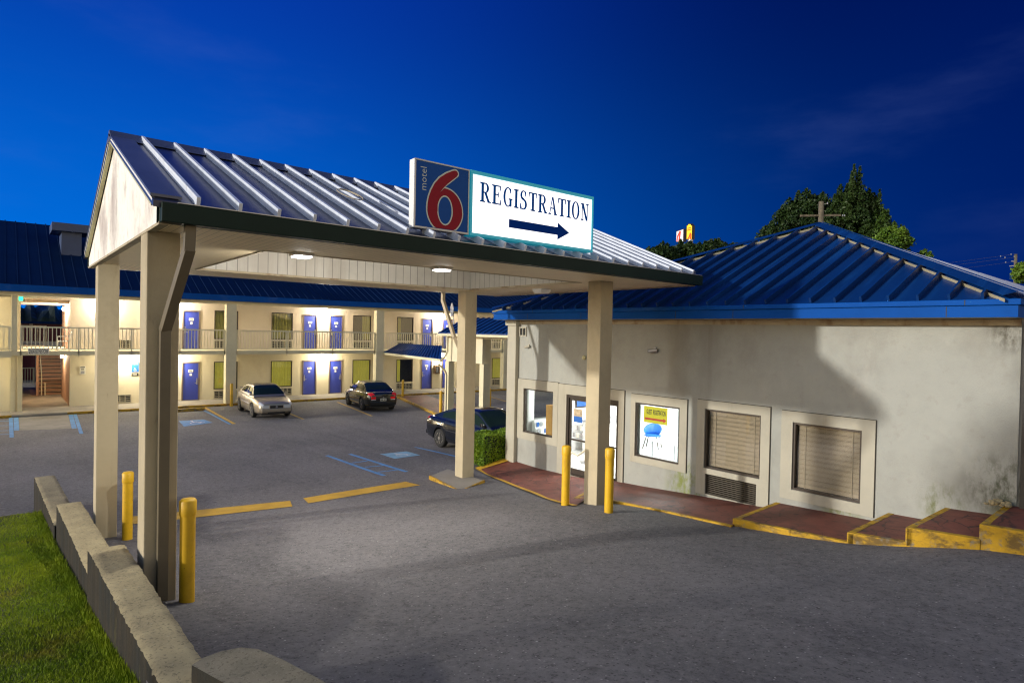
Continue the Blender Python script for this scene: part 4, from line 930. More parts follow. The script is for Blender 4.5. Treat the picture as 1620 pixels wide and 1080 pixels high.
mb=MB(); mb.box(hx0+.1,hx1-.1,hy0+.1,hy1-.1,hz0,hz1-.1); mb.build('dark_core',M['dark'],hd)  # solid near-black box stands in for the shade inside the hedge

# ================================================================== MOTEL
MY=37.5; BY=35.2; MX0,MX1=-9.,46.
mot=thing('motel_building','long two storey cream motel block with blue doors, balcony and blue roof','building',(14,37.5,.1))
BW0,BW1=.68,2.60
doors=[8.02,14.66,16.35,23.05,24.75,31.4,33.1]; wins=[9.82,12.96,18.12,21.30,26.5,29.45,34.8]; acs=wins+[4.6]
LW_=[(c-.63,c+.63,.68,2.23) for c in wins]; UW_=[(c-.63,c+.63,3.50,5.10) for c in wins]
LD_=[(c-.45,c+.45,.13,2.24) for c in doors]; UD_=[(c-.45,c+.45,2.94,5.06) for c in doors]
LA_=[(c-.62,c+.62,.19,.60) for c in acs]; UA_=[(c-.62,c+.62,2.98,3.42) for c in acs]
mb=MB()
for p,q,a,b in holes(MX0,MX1,-.1,2.735,LW_+LD_+LA_+[(BW0,BW1,-.1,2.735)]): mb.box(p,q,MY,MY+.2,a,b)
mb.build('lower_wall',M['mwall'],mot)
mb=MB()
for p,q,a,b in holes(MX0,MX1,2.735,5.6,UW_+UD_+UA_+[(BW0,BW1,2.735,5.36)]): mb.box(p,q,MY,MY+.2,a,b)
mb.build('upper_wall',M['mwall_up'],mot)
mb=MB(); mb.box(MX0,BW0-.12,36.55,MY-.002,-.1,2.73); mb.box(MX0,BW0-.12,36.55,MY-.002,2.94,5.36); mb.build('side_block_wall',M['mwall'],mot)
mb=MB(); mb.box(BW0-.12,BW0-.001,MY+.2,50,-.1,5.36); mb.box(BW1+.001,BW1+.15,MY+.2,43.,-.1,2.73); mb.box(BW1+.001,BW1+.15,MY+.2,43.,2.935,5.36); mb.build('breezeway_wall',M['pinkwall'],mot)
mb=MB(); mb.box(BW0-.12,BW1+.15,MY+.2,50,5.362,5.5)
for yb in (38.6,40.2,42,44): mb.box(BW0,BW1,yb,yb+.15,5.2,5.36)
mb.build('breezeway_ceiling',M['mwall_up'],mot)
# near-black sheets stand in for the dark of the rooms behind the openings
mb=MB(); mb.box(BW1+.16,MX1,MY+.55,MY+.6,.0,5.6); mb.box(MX0,BW0-.13,MY+.55,MY+.6,.0,5.6); mb.build('room_darkness_sheet',M['dark'],mot)
# balcony slab, soffit, beam
mb=MB(); mb.box(MX0,MX1,BY,MY-.002,2.74,2.93); mb.box(BW0,BW1-.75,MY,50,2.74,2.93); mb.box(BW1-.75,BW1,MY,42.6,2.74,2.93); mb.build('balcony_floor',M['mcol'],mot,bevel=.008)
mb=MB(); mb.box(MX0,BW0-.35,BY-.1,BY-.002,2.66,2.95); mb.build('balcony_floor_edge',M['mcol'],mot)
mb=MB(); mb.box(MX0,MX1,34.98,MY+.2,5.61,5.64); mb.build('eave_soffit',M['mwall_up'],mot)
mb=MB(); mb.box(MX0,MX1,35.12,35.42,5.40,5.608); mb.build('eave_beam',M['mcol'],mot)
mb=MB(); mb.box(MX0,MX1,34.86,34.96,5.56,5.87); mb.build('gutter',M['bfascia'],mot,bevel=.015)
RZ0,RY0,RY1,RZ1=5.875,34.92,43.0,9.62
rs=(RZ1-RZ0)/(RY1-RY0)
mb=MB(); mb.prism([(MX0-.5,RY0,RZ0),(MX0-.5,RY1,RZ1),(MX0-.5,51,RZ0),(MX0-.5,51,RZ0-.1),(MX0-.5,RY1,RZ1-.12),(MX0-.5,RY0,RZ0-.1)],(MX1-MX0+1,0,0))
xx=MX0
while xx<MX1:
    mb.hexa([(xx-.02,RY0,RZ0),(xx+.02,RY0,RZ0),(xx+.02,RY1,RZ1),(xx-.02,RY1,RZ1),(xx-.02,RY0,RZ0+.05),(xx+.02,RY0,RZ0+.05),(xx+.02,RY1,RZ1+.05),(xx-.02,RY1,RZ1+.05)]); xx+=.433
mb.build('roof',M['broofd'],mot)
def roofhit(px,py):
    for Y in np.arange(35,43,.02):
        p=wY(px,py,Y)
        if p[2]<=RZ0+rs*(Y-RY0): return p
    return p
a=roofhit(97,403); b=roofhit(129,405)
mb=MB(); x0_,x1_=a[0],wY(129,403,a[1])[0]; zt_=wY(97,366,a[1])[2]; mb.box(x0_,x1_,a[1],a[1]+1.6,a[2]-.6,zt_); mb.box(x0_-.4,x1_+.42,a[1]-.3,a[1]+1.9,zt_+.002,zt_+.40); mb.build('chimney',mat('slate_blue_metal',(.035,.065,.16),.5,var=.1),mot)
# columns
for cx in (.52,9.44,18.16,28.25,37.):
    if cx==.52:
        for dx in (-.13,.13): 
            mb=MB(); mb.box(cx+dx-.09,cx+dx+.09,36.3,36.5,.0,2.738); mb.build('column',M['mcol'],mot,bevel=.01)
        mb=MB(); mb.box(cx-.2,cx-.0,35.2,35.4,2.935,5.4); mb.build('column',M['mcol'],mot,bevel=.01)
    else:
        mb=MB(); mb.box(cx-.26,cx+.26,35.03,35.45,-.05,5.4); mb.build('column',M['mcol'],mot,bevel=.012)
# railings between columns
def railing(x0,x1,y=35.26,z=2.93,par_=mot,step=.152):
    mb=MB(); mb.box(x0,x1,y-.03,y+.03,z+1.05,z+1.115); mb.box(x0,x1,y-.015,y+.015,z+.09,z+.12)
    n=max(1,int((x1-x0)/2.05)); k=0
    for i in range(n+1):
        xp=x0+.03+(x1-x0-.06)*i/n; mb.box(xp-.028,xp+.028,y-.06,y-.0255,z-.24,z+1.08)
    xp=x0+.1
    while xp<x1-.05: mb.box(xp-.016,xp+.016,y-.012,y+.012,z+.12,z+1.06); xp+=step
    return mb.build('railing',M['rail'],par_)
railing(MX0,.30); railing(.62,9.17); railing(9.71,17.89); railing(18.43,27.98); railing(28.52,36.73)
# doors
def marks(mb,x0,x1,y,z0,z1,n):   # unreadable small print: thin dashes
    w=(x1-x0)/n
    for i in range(n): mb.box(x0+i*w,x0+i*w+w*.62,y-.001,y,z0,z1)
def mdoor(c,z0,z1,flip):
    mb=MB(); mb.box(c-.38,c+.38,MY+.02,MY+.06,z0+.03,z1-.07); d=mb.build('door',M['mdoor'],mot,bevel=.004)
    mb=MB()
    for p,q,a,b in holes(c-.45,c+.45,z0,z1,[(c-.378,c+.378,z0-.01,z1-.072)]): mb.box(p,q,MY-.03,MY+.1,a,b)
    mb.box(c-.378,c+.378,MY-.02,MY+.1,z0,z0+.025)
    mb.build('door_frame',M['dframe'],d)
    s=1 if flip else -1; mb=MB(); hx=c+s*.31
    mb.box(hx-.03,hx+.03,MY-.0,MY+.018,z0+.86,z0+1.12); mb.tube([(hx,MY-.05,z0+.95),(hx-s*.11,MY-.05,z0+.95)],.013,8); mb.tube([(hx,MY+.0,z0+.95),(hx,MY-.05,z0+.95)],.013,8); mb.lathe((hx,MY+.01,z0+1.18),[(.03,-.03),(.03,.0)],12,'y'); mb.build('handle',M['steel'],d)
    mb=MB(); mb.box(c-.12,c+.12,MY+.008,MY+.018,z1-.56,z1-.43); mb.box(c-.055,c+.055,MY+.008,MY+.018,z1-.76,z1-.64); mb.build('number_plate',M['signwhite'],d)
    mb=MB(); marks(mb,c-.08,c+.09,MY+.0075,z1-.535,z1-.455,3); mb.build('number_plate_print',M['ink'],d)
for k,c in enumerate(doors):
    mdoor(c,.13,2.24,k%2==0 if k else True); mdoor(c,2.94,5.06,k%2==1)
# windows, curtains and wall air conditioners
def mwin(c,z0,z1,mode,cm='curtain'):
    mb=MB(); y=MY
    for p,q,a,b in holes(c-.63,c+.63,z0,z1,[(c-.585,c+.585,z0+.045,z1-.045)]): mb.box(p+.0005,q-.0005,y-.015,y+.1,a,b)
    w=mb.build('window',M['bronze'],mot)
    mb=MB(); mb.box(c-.585,c+.585,y+.05,y+.056,z0+.045,z1-.045); mb.build('pane',M['motelglass'],w)
    x0,x1={'full':(c-.6,c+.6),'left':(c-.6,c-.28),'right':(c+.05,c+.6),'none':(0,0)}[mode]
    if x1>x0:
        mb=MB(); ph=random.random()*6
        mb.grid(lambda u,v:(x0+(x1-x0)*u,y+.105+.028*math.sin(u*(x1-x0)*38+ph+.5*math.sin(9*u+3*v))+.01*math.sin(u*90),z0+.02+(z1-z0-.04)*v),80,3); mb.build('curtain',M[cm],w,smooth=True)
def ac(c,z0,z1):
    mb=MB(); y=MY
    mb.box(c-.615,c+.615,y+.06,y+.19,z0+.005,z1-.005); mb.cur=1
    for p,q,a,b in holes(c-.615,c+.615,z0,z1,[(c-.58,c+.58,z0+.035,z1-.035)]): mb.box(p,q,y-.05,y+.055,a,b)
    for k in range(1,5): xq=c-.58+1.16*k/5; mb.box(xq-.018,xq+.018,y-.035,y+.05,z0+.035,z1-.035)
    for k in range(1,4): zq=z0+(z1-z0)*k/4; mb.box(c-.58,c+.58,y-.03,y+.045,zq-.014,zq+.014)
    mb.build('air_conditioner',[M['black'],M['grille']],mot)
for k,c in enumerate(wins):
    lm={3:'left'}.get(k,'full'); um={2:'right',3:'left'}.get(k,'full')
    mwin(c,.68,2.23,lm,'curtain_glow'); mwin(c,3.50,5.10,um)
for c in acs: ac(c,.19,.60); ac(c,2.98,3.42)
# stairs in the breezeway
st=MB(); nst=13
for k in range(nst):
    y=44.2+.28*k; z=.125+.2*k; st.box(BW1-.95,BW1+.15,y,y+.30,z-.04 if k else z,z+.2) 
    st.cur=1; st.box(BW1-.95,BW1+.15,y-.045,y+.30,z+.165,z+.20); st.cur=2; st.box(BW1-.95,BW1+.15,y-.02,y-.0005,z+.115,z+.1645); st.cur=0
st.build('stairs',[M['brown'],M['pinkwall'],M['black']],mot)
mb=MB()
for xq in (BW1-.98,):
    mb.box(xq-.12,xq,44.0,44.3,.12,2.73)
mb.box(BW1-1.3,BW1-1.02,43.6,48,.12,.13)
mb.build('stair_post',M['pinkwall'],mot)
mb=MB()
mb.tube([(BW1-.85,43.9,.12),(BW1-.85,43.9,1.05),(BW1-.85,47.,3.3)],.025,8); mb.tube([(BW1-.7,43.7,.12),(BW1-.7,43.7,.85)],.025,8); mb.build('stair_rail',M['rail'],mot)
railing(BW0,BW1-.4,49.5,2.93,mot,.14); railing(BW0,BW1-.9,52.0,.13,mot,.14)
# rear wing across the courtyard
rw=thing('rear_wing','low rear motel wing with maroon doors seen through the breezeway','building',(3,56,.1))
mb=MB(); mb.box(-6,12,56,60,0,4.15); mb.build('wall',M['mwall_up'],rw)
for c,z0 in ((1.35,.13),(1.0,2.9),(2.2,2.9),(3.2,2.9)):
    mb=MB(); mb.box(c-.5,c+.5,55.93,55.995,z0,z0+1.24 if z0>1 else z0+1.75); mb.build('door',M['maroon'],rw)
mb=MB(); mb.box(-6.3,12.3,55.4,60.3,4.152,4.32); mb.build('roof',M['broofd'],rw)
# wall lamps on the motel
def walllamp(x,y,z,lab,e=45,dirx=0,col=(1,.89,.70)):
    t=thing('wall_lamp',lab,'lamp',(x,y,z),group='lamps on the motel walls')
    mb=MB()
    if dirx: mb.box(x+.06*dirx,x+.1*dirx,y-.08,y+.08,z-.12,z+.12)
    else: mb.box(x-.09,x+.09,y+.09,y+.115,z-.11,z+.11)
    mb.build('back_plate',M['bronze'],t)
    mb=MB(); 
    if dirx: mb.box(x-.06,x+.055,y-.07,y+.07,z-.1,z+.1)
    else: mb.box(x-.07,x+.07,y-.02,y+.088,z-.09,z+.09)
    mb.build('lens',M['lamp'],t,bevel=.02)
    l=bpy.data.lights.new('wall_lamp_light','POINT'); l.energy=e; l.color=col; l.shadow_soft_size=.10
    o=bpy.data.objects.new('wall_lamp_light',l); COL.objects.link(o); o.location=(x-.22*dirx if dirx else x,y-(0 if dirx else .24),z); par(o,t)
for x,nm in ((7.1,'left of the blue door behind the front left pillar'),(15.5,'between the pair of blue doors'),(23.9,'right of the single blue door near the sloped roof')):
    walllamp(x,MY-.117,5.22,'lit upper floor wall lamp '+nm,240); walllamp(x,MY-.117,2.30,'lit ground floor wall lamp '+nm,185)
walllamp(32.2,MY-.117,5.22,'lit upper floor wall lamp beyond the covered walkway',190); walllamp(32.2,MY-.117,2.30,'lit ground floor wall lamp beyond the covered walkway',150)
walllamp(BW1-.11,40.0,4.95,'very bright upper lamp on the breezeway wall above the white chair',300,1,(1,.9,.75)); walllamp(BW1-.11,41.,2.45,'lamp on the breezeway wall below the balcony by the stairs',110,1,(1,.78,.5))
walllamp(-2.,36.43,2.30,'lit ground floor wall lamp at the left edge of the motel',180); walllamp(-2.,36.43,5.0,'lit upper floor wall lamp at the left edge of the motel',180)
walllamp(4.0,MY-.117,5.22,'lit upper floor wall lamp right of the breezeway behind the rear left pillar',150)
walllamp(4.9,MY-.117,2.45,'lit ground floor wall lamp hidden behind the rear left pillar',160)
# signs and small things on the motel
def panel(name,lab,cat,c0,c1,y,m,lines=(),ink='ink',sz=.1,fr=None):
    a=wY(*c0,y); b=wY(*c1,y); t=thing(name,lab,cat,((a[0]+b[0])/2,y,b[2]))
    mb=MB(); mb.box(a[0],b[0],y,y+.015,b[2],a[2]); mb.build('board',m,t)
    for k,l in enumerate(lines):
        z=a[2]-(a[2]-b[2])*(k+.7)/(len(lines)+.4); o=text_mb(l,sz,((a[0]+b[0])/2,y-.002,z),(1,0,0),(0,0,1),.003,bold=.0015).build('lettering',M[ink],t)
        w=max(v.co.x for v in o.data.vertices)-min(v.co.x for v in o.data.vertices); mx=(a[0]+b[0])/2
        if w>(b[0]-a[0])*.92:
            f=(b[0]-a[0])*.92/w
            for v in o.data.vertices: v.co.x=mx+(v.co.x-mx)*f
    return t,a,b
panel('warning_sign','white sign on the balcony edge reading ACTIVITIES IN PUBLIC AREAS MAY BE MONITORED','sign',(44.3,551),(78,560.3),35.07,M['signwhite'],('ACTIVITIES IN PUBLIC','AREAS MAY BE','MONITORED / RECORDED'),sz=.105)
t,a,b=panel('paper_notice','small white and grey paper notice on the lower wall right of the stairs','notice',(126,579),(135.5,592),MY-.02,M['signwhite'])
mb=MB(); mb.box(a[0]+.05,b[0]-.05,MY-.023,MY-.0205,b[2]+.03,b[2]+.17); mb.build('grey_block',M['alu'],t); mb=MB(); mb.box(a[0]+.03,b[0]-.03,MY-.023,MY-.0205,a[2]-.08,a[2]-.03); marks(mb,a[0]+.06,b[0]-.06,MY-.021,a[2]-.19,a[2]-.12,3); mb.build('print',M['ink'],t)
t,a,b=panel('parking_sign','blue wheelchair parking sign on the motel wall left of the front left pillar','sign',(208,572.5),(219.5,588),MY-.02,M['signbluep'])
sw=(b[0]-a[0]); put_polys(MB(),isa_polys(),(a[0]+sw*.2,MY-.021,b[2]+.03),(1,0,0),(0,0,1),(0,-1,0),.002,.0003,sw*.6,sw*.6).build('wheelchair_symbol',M['signwhite'],t)
mb=MB(); marks(mb,a[0]+.05,b[0]-.05,MY-.021,a[2]-.09,a[2]-.05,5); mb.box(a[0]+.03,b[0]-.03,MY-.0225,MY-.0205,a[2]-.135,a[2]-.125); mb.build('print',M['signwhite'],t)
t,a,b=panel('plate_sign','small dark plate under the blue wheelchair parking sign','sign',(208,590),(219,594.3),MY-.02,M['black']); mb=MB(); marks(mb,a[0]+.05,b[0]-.05,MY-.021,a[2]-.1,a[2]-.05,4); mb.build('print',M['signwhite'],t)
a=wY(30.5,471,37.0); t=thing('exit_sign','small glowing green exit box at the top left of the breezeway','sign',tuple(a))
mb=MB(); mb.box(a[0]-.02,a[0]+.14,36.9,37.0,a[2]-.14,a[2]+.06); mb.build('lens',M['exit'],t,bevel=.02)
mb=MB(); mb.box(a[0]+.02,a[0]+.10,36.93,36.97,a[2]+.062,5.38); mb.build('hanger',M['alu'],t)
# white plastic chair on the balcony
cx_,cy_=2.28,36.6
t=thing('plastic_chair','white plastic armchair standing on the balcony under the bright lamp','chair',(cx_,cy_,2.93))
mb=MB(); mb.box(cx_-.27,cx_+.23,cy_-.25,cy_+.25,3.33,3.37); mb.build('seat',M['white'],t,bevel=.015)
mb=MB(); mb.hexa([(cx_+.18,cy_-.25,3.36),(cx_+.22,cy_-.25,3.36),(cx_+.22,cy_+.25,3.36),(cx_+.18,cy_+.25,3.36),(cx_+.30,cy_-.22,3.82),(cx_+.34,cy_-.22,3.82),(cx_+.34,cy_+.22,3.82),(cx_+.30,cy_+.22,3.82)]); mb.build('backrest',M['white'],t,bevel=.012)
for a_ in (-.24,.2):
    for b_ in (-.22,.22):
        mb=MB(); mb.bar((cx_+a_*1.1,cy_+b_*1.05,2.93),(cx_+a_,cy_+b_,3.34),.05,.04); mb.build('leg',M['white'],t)
for b_ in (-.25,.25):
    mb=MB(); mb.bar((cx_-.25,cy_+b_,3.33),(cx_-.25,cy_+b_,3.56),.04,.04); mb.bar((cx_-.27,cy_+b_,3.57),(cx_+.26,cy_+b_,3.60),.05,.03); mb.build('armrest',M['white'],t)
# pay phone box
a=wY(688,584,MY-.2); t=thing('wall_phone','brown wall phone box right of the blue door under the sloped roof','phone',(a[0]+.15,MY-.1,1.2))
mb=MB(); mb.box(a[0],a[0]+.42,MY-.22,MY-.003,1.18,1.78); mb.build('housing',mat('brown_box',(.16,.10,.05),.6),t,bevel=.01)
mb=MB(); mb.box(a[0]+.06,a[0]+.36,MY-.24,MY-.222,1.25,1.70); mb.build('face',M['black'],t); mb=MB(); mb.box(a[0]+.10,a[0]+.16,MY-.29,MY-.242,1.28,1.62); mb.build('handset',M['alu'],t)

# ================================================================== COVERED WALKWAY between motel and office
por=thing('covered_walkway','cream covered walkway with a blue gable roof between motel and office','walkway',(18,21,.0))
PX0,PX1,PY0,PY1,PZ=16.55,19.7,15.9,25.95,4.13; PRX,PRZ=18.12,4.86
mb=MB(); mb.prism([(PX0,PY0,PZ),(PRX,PY0,PRZ),(PX1,PY0,PZ),(PX1,PY0,PZ-.05),(PRX,PY0,PRZ-.06),(PX0,PY0,PZ-.05)],(0,PY1-PY0,0))
yy=PY0+.2
while yy<PY1:
    for sx_ in (PX0,PX1):
        a=Vector((sx_,yy,PZ)); b=Vector((PRX,yy,PRZ)); w=Vector((0,.018,0)); n=Vector((-.02 if sx_==PX0 else .02,0,.05)); mb.hexa([a-w,a+w,b+w,b-w,a-w+n,a+w+n,b+w+n,b-w+n])
    yy+=.433
mb.build('roof',M['broof'],por)
for x_ in (PX0-.05,PX1-.05):
    mb=MB(); mb.box(x_,x_+.1,PY0,PY1,PZ-.16,PZ-.052); mb.build('gutter',M['mcol'],por,bevel=.012)
for y_ in (PY0+.12,PY1-.2):
    mb=MB(); mb.prism([(PX0+.12,y_,PZ-.15),(PX1-.12,y_,PZ-.15),(PX1-.12,y_,PZ-.06),(PRX,y_,PRZ-.08),(PX0+.12,y_,PZ-.06)],(0,.08,0)); mb.build('gable_wall',M['mwall'],por)
mb=MB(); mb.box(PX0+.06,PX1-.06,PY0+.21,PY1-.21,PZ-.165,PZ-.15); mb.build('soffit',M['mwall_up'],por)
mb=MB(); mb.box(16.92,17.12,22.75,25.72,2.74,PZ-.168); mb.build('beam_panel',M['mwall'],por)
mb=MB(); mb.box(16.95,17.1,PY0+.3,22.748,3.88,PZ-.168); mb.build('beam',M['mwall'],por)
mb=MB(); mb.box(19.2,19.35,PY0+.3,25.7,3.88,PZ-.168); mb.build('beam',M['mwall'],por)
for x,y,zt in ((16.86,25.40,2.738),(16.86,22.55,2.738),(19.1,25.4,3.878),(19.1,22.5,3.878),(16.9,16.3,3.878),(19.1,16.3,3.878)):
    mb=MB(); mb.box(x,x+.34,y,y+.32,-.05,zt); mb.build('column',M['mcol'],por,bevel=.012)
mb=MB(); p=Vector((16.62,25.3,3.95)); pts=[(16.7,25.3,3.95),(16.7,25.3,3.2),(16.6,25.35,2.95),(16.35,25.4,2.75)]
for a,b in zip(pts[:-1],pts[1:]): mb.bar(a,b,.08,.08)
pts=[(16.25,25.36,2.62),(16.6,25.36,2.3),(16.72,25.38,2.1),(16.72,25.38,.2)]
for a,b in zip(pts[:-1],pts[1:]): mb.bar(a,b,.08,.08)
mb.build('downspout',M['mcol'],por)
lt=thing('lean_to_roof','low blue ribbed lean-to roof over the red ramp beside the covered walkway','roof',(18,31,2.8))
e0=Vector(wY(607,557,35.15)); e1=Vector(wY(697.5,567.5,26.)); u0=Vector(wZ(632,543,3.42)); u1=Vector(wZ(699.5,547,3.42))
mb=MB(); dn=Vector((0,0,-.05)); mb.hexa([e0+dn,e1+dn,u1+dn,u0+dn,e0,e1,u1,u0])
nl=(e1-e0).cross(u0-e0).normalized(); nl=nl if nl.z>0 else -nl
for k in range(1,22):
    t_=k/22; a=e0.lerp(e1,t_); b=u0.lerp(u1,t_); w=(e1-e0).normalized()*.02; n=nl*.055
    mb.hexa([a-w,a+w,b+w,b-w,a-w+n,a+w+n,b+w+n,b-w+n])
mb.build('roof_panel',M['broof'],lt)
mb=MB(); mb.hexa([e0+Vector((-.05,0,-.14)),e1+Vector((-.05,0,-.14)),e1+Vector((.05,0,-.14)),e0+Vector((.05,0,-.14)),e0+Vector((-.07,0,-.01)),e1+Vector((-.07,0,-.01)),e1+Vector((.05,0,-.051)),e0+Vector((.05,0,-.051))]); mb.build('gutter',M['mcol'],lt)
mb=MB(); mb.hexa([e0+Vector((.1,.2,-.09)),e1+Vector((.1,0,-.09)),u1+Vector((0,0,-.6)),u0+Vector((0,0,-.6)),e0+Vector((.1,.2,-.06)),e1+Vector((.1,0,-.06)),u1+Vector((0,0,-.57)),u0+Vector((0,0,-.57))]); mb.build('soffit',M['mwall_up'],lt)
# satellite dish
p=wY(717,490,26.2); t=thing('satellite_dish','small grey satellite dish mounted on the covered walkway roof','dish',tuple(p))
mb=MB(); mb.grid(lambda u,v:(p[0]+.32*u*math.cos(2*PI*v)*.35-.08*u*u,p[1]+.30*u*math.cos(2*PI*v),p[2]+.36*u*math.sin(2*PI*v)),8,24); o=mb.build('reflector',M['alu'],t,smooth=True); sm=o.modifiers.new('s','SOLIDIFY'); sm.thickness=.01
mb=MB(); mb.tube([(p[0],p[1],p[2]-.1),(p[0]+.05,p[1],p[2]-.75)],.025,8); mb.build('mast',M['alu'],t); mb=MB(); mb.tube([(p[0],p[1],p[2]-.2),(p[0]-.3,p[1],p[2]-.05)],.012,6); mb.build('feed_arm',M['alu'],t)
# slim yellow posts
def slim(px,py,h,lab,r=.075):
    p=G(px,py); t=thing('guard_post',lab,'post',tuple(p),group='slim yellow guard posts along the motel')
    mb=MB(); mb.lathe(tuple(p),[(r,-.05),(r,h-.05),(r*.7,h),(.001,h+.01)],16); o=mb.build('post',M['ypost'],t,smooth=True); es(o)
slim(366,642.5,1.2,'slim yellow post in front of the motel column, left of the silver car'); slim(697,656,1.2,'slim yellow post at the near end of the red ramp'); slim(774.5,648,1.15,'slim yellow post right of the covered walkway column')
slim(637,630,1.15,'yellow post top showing behind the black sedan roof')

# ================================================================== CARS
def lerp_tab(tab,x):
    xs_=[r[0] for r in tab]; return [float(np.interp(x,xs_,[r[k] for r in tab])) for k in range(1,len(tab[0]))]
M['tyre']=mat('tyre_rubber',(.018,.018,.018),.85,var=.2); M['rim']=mat('alloy_rim',(.55,.53,.50),.3,metal=.85,var=.05); M['carglass']=None
def carglass(tint):
    m,nt,b=_nt('car_glass'); b.inputs['Base Color'].default_value=(*tint,1); b.inputs['Roughness'].default_value=.04; b.inputs['Specular IOR Level'].default_value=.22; return m
M['carglass']=carglass((.012,.024,.014)); M['headlamp']=mat('headlamp_lens',(.65,.66,.66),.12,metal=.2,var=.05,spec=.8); M['tail']=mat('tail_lamp_lens',(.50,.012,.015),.15,var=.08,em=(.6,.01,.01),ems=.12); M['amber']=mat('amber_lens',(.7,.30,.05),.2); M['chrome']=mat('chrome_trim',(.7,.7,.7),.15,metal=1.,var=.02); M['plate']=mat('number_plate',(.55,.55,.48),.5,var=.05)
def paint(name,c,metal,rough=.28,coat=.8): return mat(name,c,rough,metal=metal,var=.03,vscale=.6,coat=coat)
def car(name,lab,Lc,Wc,paintm,body,green,loc,rz,spoiler=False,wb=2.65,rimk=7,group='cars parked in the lot',fascia='silver'):
    t=thing(name,lab,'car',(0,0,0),0,group)
    hl=Lc/2
    def sec(x):   # lower body half section
        w,zb,zt=lerp_tab(body,x); w*=Wc/1.78; h=zt-zb
        return [(0,zb),(w*.78,zb),(w*.95,zb+.05),(w*.985,zb+.28*h),(w,zb+.52*h),(w*.985,zb+.72*h),(w*.95,zt-.075),(w*.90,zt-.02),(w*.80,zt+.005),(w*.45,zt+.03),(0,zt+.038)]
    def bodypt(x,s):
        P=sec(x); k=min(len(P)-2,int(s*(len(P)-1))); f=s*(len(P)-1)-k
        a,b=P[k],P[k+1]; return (a[0]+(b[0]-a[0])*f,a[1]+(b[1]-a[1])*f)
    xs_=np.concatenate([np.linspace(-hl,-hl+.25,7),np.linspace(-hl+.35,hl-.35,34),np.linspace(hl-.25,hl,7)])
    mb=MB(); K=len(sec(0)); vs=[]
    for x in xs_:
        P=sec(x); vs+=[(x,p[0],p[1]) for p in P]+[(x,-p[0],p[1]) for p in P[::-1][1:-1]]
    n=2*K-2; fs=[(i*n+k,i*n+(k+1)%n,(i+1)*n+(k+1)%n,(i+1)*n+k) for i in range(len(xs_)-1) for k in range(n)]
    fs+=[list(range(n))[::-1],[(len(xs_)-1)*n+k for k in range(n)]]
    mb.add(vs,fs)
    # greenhouse
    g0,g1=green[0][0],green[-1][0]
    def gsec(x,s):
        wbt,wtp,zt=lerp_tab(green,x); zb=lerp_tab(body,x)[2]-.01; wbt*=Wc/1.78; wtp*=Wc/1.78
        zt=max(zt,zb+.01); hgt=zt-zb; wtop=wbt+(wtp-wbt)*min(1,hgt/.48)
        if s<.5:
            q=s/.5; return (wbt+(wtop-wbt)*q**1.1,zb+(hgt-.05*min(1,hgt/.2))*q)
        q=(s-.5)/.5; z0=zb+hgt-.05*min(1,hgt/.2)
        return (wtop*math.cos(q*PI/2)**.55 if q<1 else 0.,z0+(zt+.025-z0)*math.sin(min(1,q*1.0)*PI/2)**.8)
    ss_=[0,.1,.2,.3,.4,.47,.5,.53,.57,.62,.7,.8,.9,1.]
    gx=np.linspace(g0,g1,44); vs=[]
    for x in gx:
        P=[gsec(x,s) for s in ss_]; vs+=[(x,p[0],p[1]) for p in P]+[(x,-p[0],p[1]) for p in P[::-1][1:]]
    n2=2*len(ss_)-1; mb.add(vs,[(i*n2+k,i*n2+k+1,(i+1)*n2+k+1,(i+1)*n2+k) for i in range(len(gx)-1) for k in range(n2-1)])
    if spoiler:
        w,zb,zt=lerp_tab(body,-hl+.16); 
        mb.box(-hl+.05,-hl+.26,-w*.80,w*.80,zt+.15,zt+.18); mb.box(-hl+.1,-hl+.2,-w*.62,-w*.58,zt,zt+.155); mb.box(-hl+.1,-hl+.2,w*.58,w*.62,zt,zt+.155)
    bo=mb.build('body',paintm,t,smooth=True); es(bo)
    xa_,xf=-wb/2-.05,wb/2-.05
    # wheel arches cut out of the body
    for wx in (xa_,xf):
        for sd in (1,-1):
            c=MB(); c.lathe((wx,0,.33),[(.375,sd*.58),(.375,sd*1.1)],32,'y'); co=c.build('cut',M['black'])
            md=bo.modifiers.new('arch','BOOLEAN'); md.operation='DIFFERENCE'; md.object=co; md.solver='EXACT'
            bpy.context.view_layer.update(); dg=bpy.context.evaluated_depsgraph_get(); dg.update()
            nm=bpy.data.meshes.new_from_object(bo.evaluated_get(dg)); bo.modifiers.clear(); bo.data=nm; bpy.data.objects.remove(co)
    bo.data.materials.clear(); bo.data.materials.append(paintm); bo.data.polygons.foreach_set('material_index',[0]*len(bo.data.polygons))
    # glass
    def gl(nm,x0,x1,s0,s1,mirror,nu=12,nv=6,taper=0,off=.006,m=M['carglass'],both=False):
        mb=MB()
        for sg in ((1,-1) if mirror else (1,)):
            def f(u,v):
                s=s0+(s1-s0)*v; x=x0+(x1-x0)*u
                p=np.array([x,*gsec(x,s)]); e=1e-3
                du=np.array([x+e,*gsec(x+e,s)])-p; dv=np.array([x,*gsec(x,min(1,s+e))])-np.array([x,*gsec(x,min(1,s+e)-e)])
                nn=np.cross(du,dv); nn/=np.linalg.norm(nn)+1e-9
                if nn[2]<0 and abs(nn[2])>.2 or (abs(nn[2])<=.2 and nn[1]<0): nn=-nn
                p=p+nn*off; return (p[0],sg*p[1],p[2])
            mb.grid(f,nu,nv)
        return mb.build(nm,m,t,smooth=True)
    wsx0,wsx1,rrx0,rrx1,sdx0,sdx1,bp=green_info[name]
    gl('windshield',wsx0,wsx1,.56,1.,True,12,10); gl('rear_window',rrx0,rrx1,.57,1.,True,12,10)
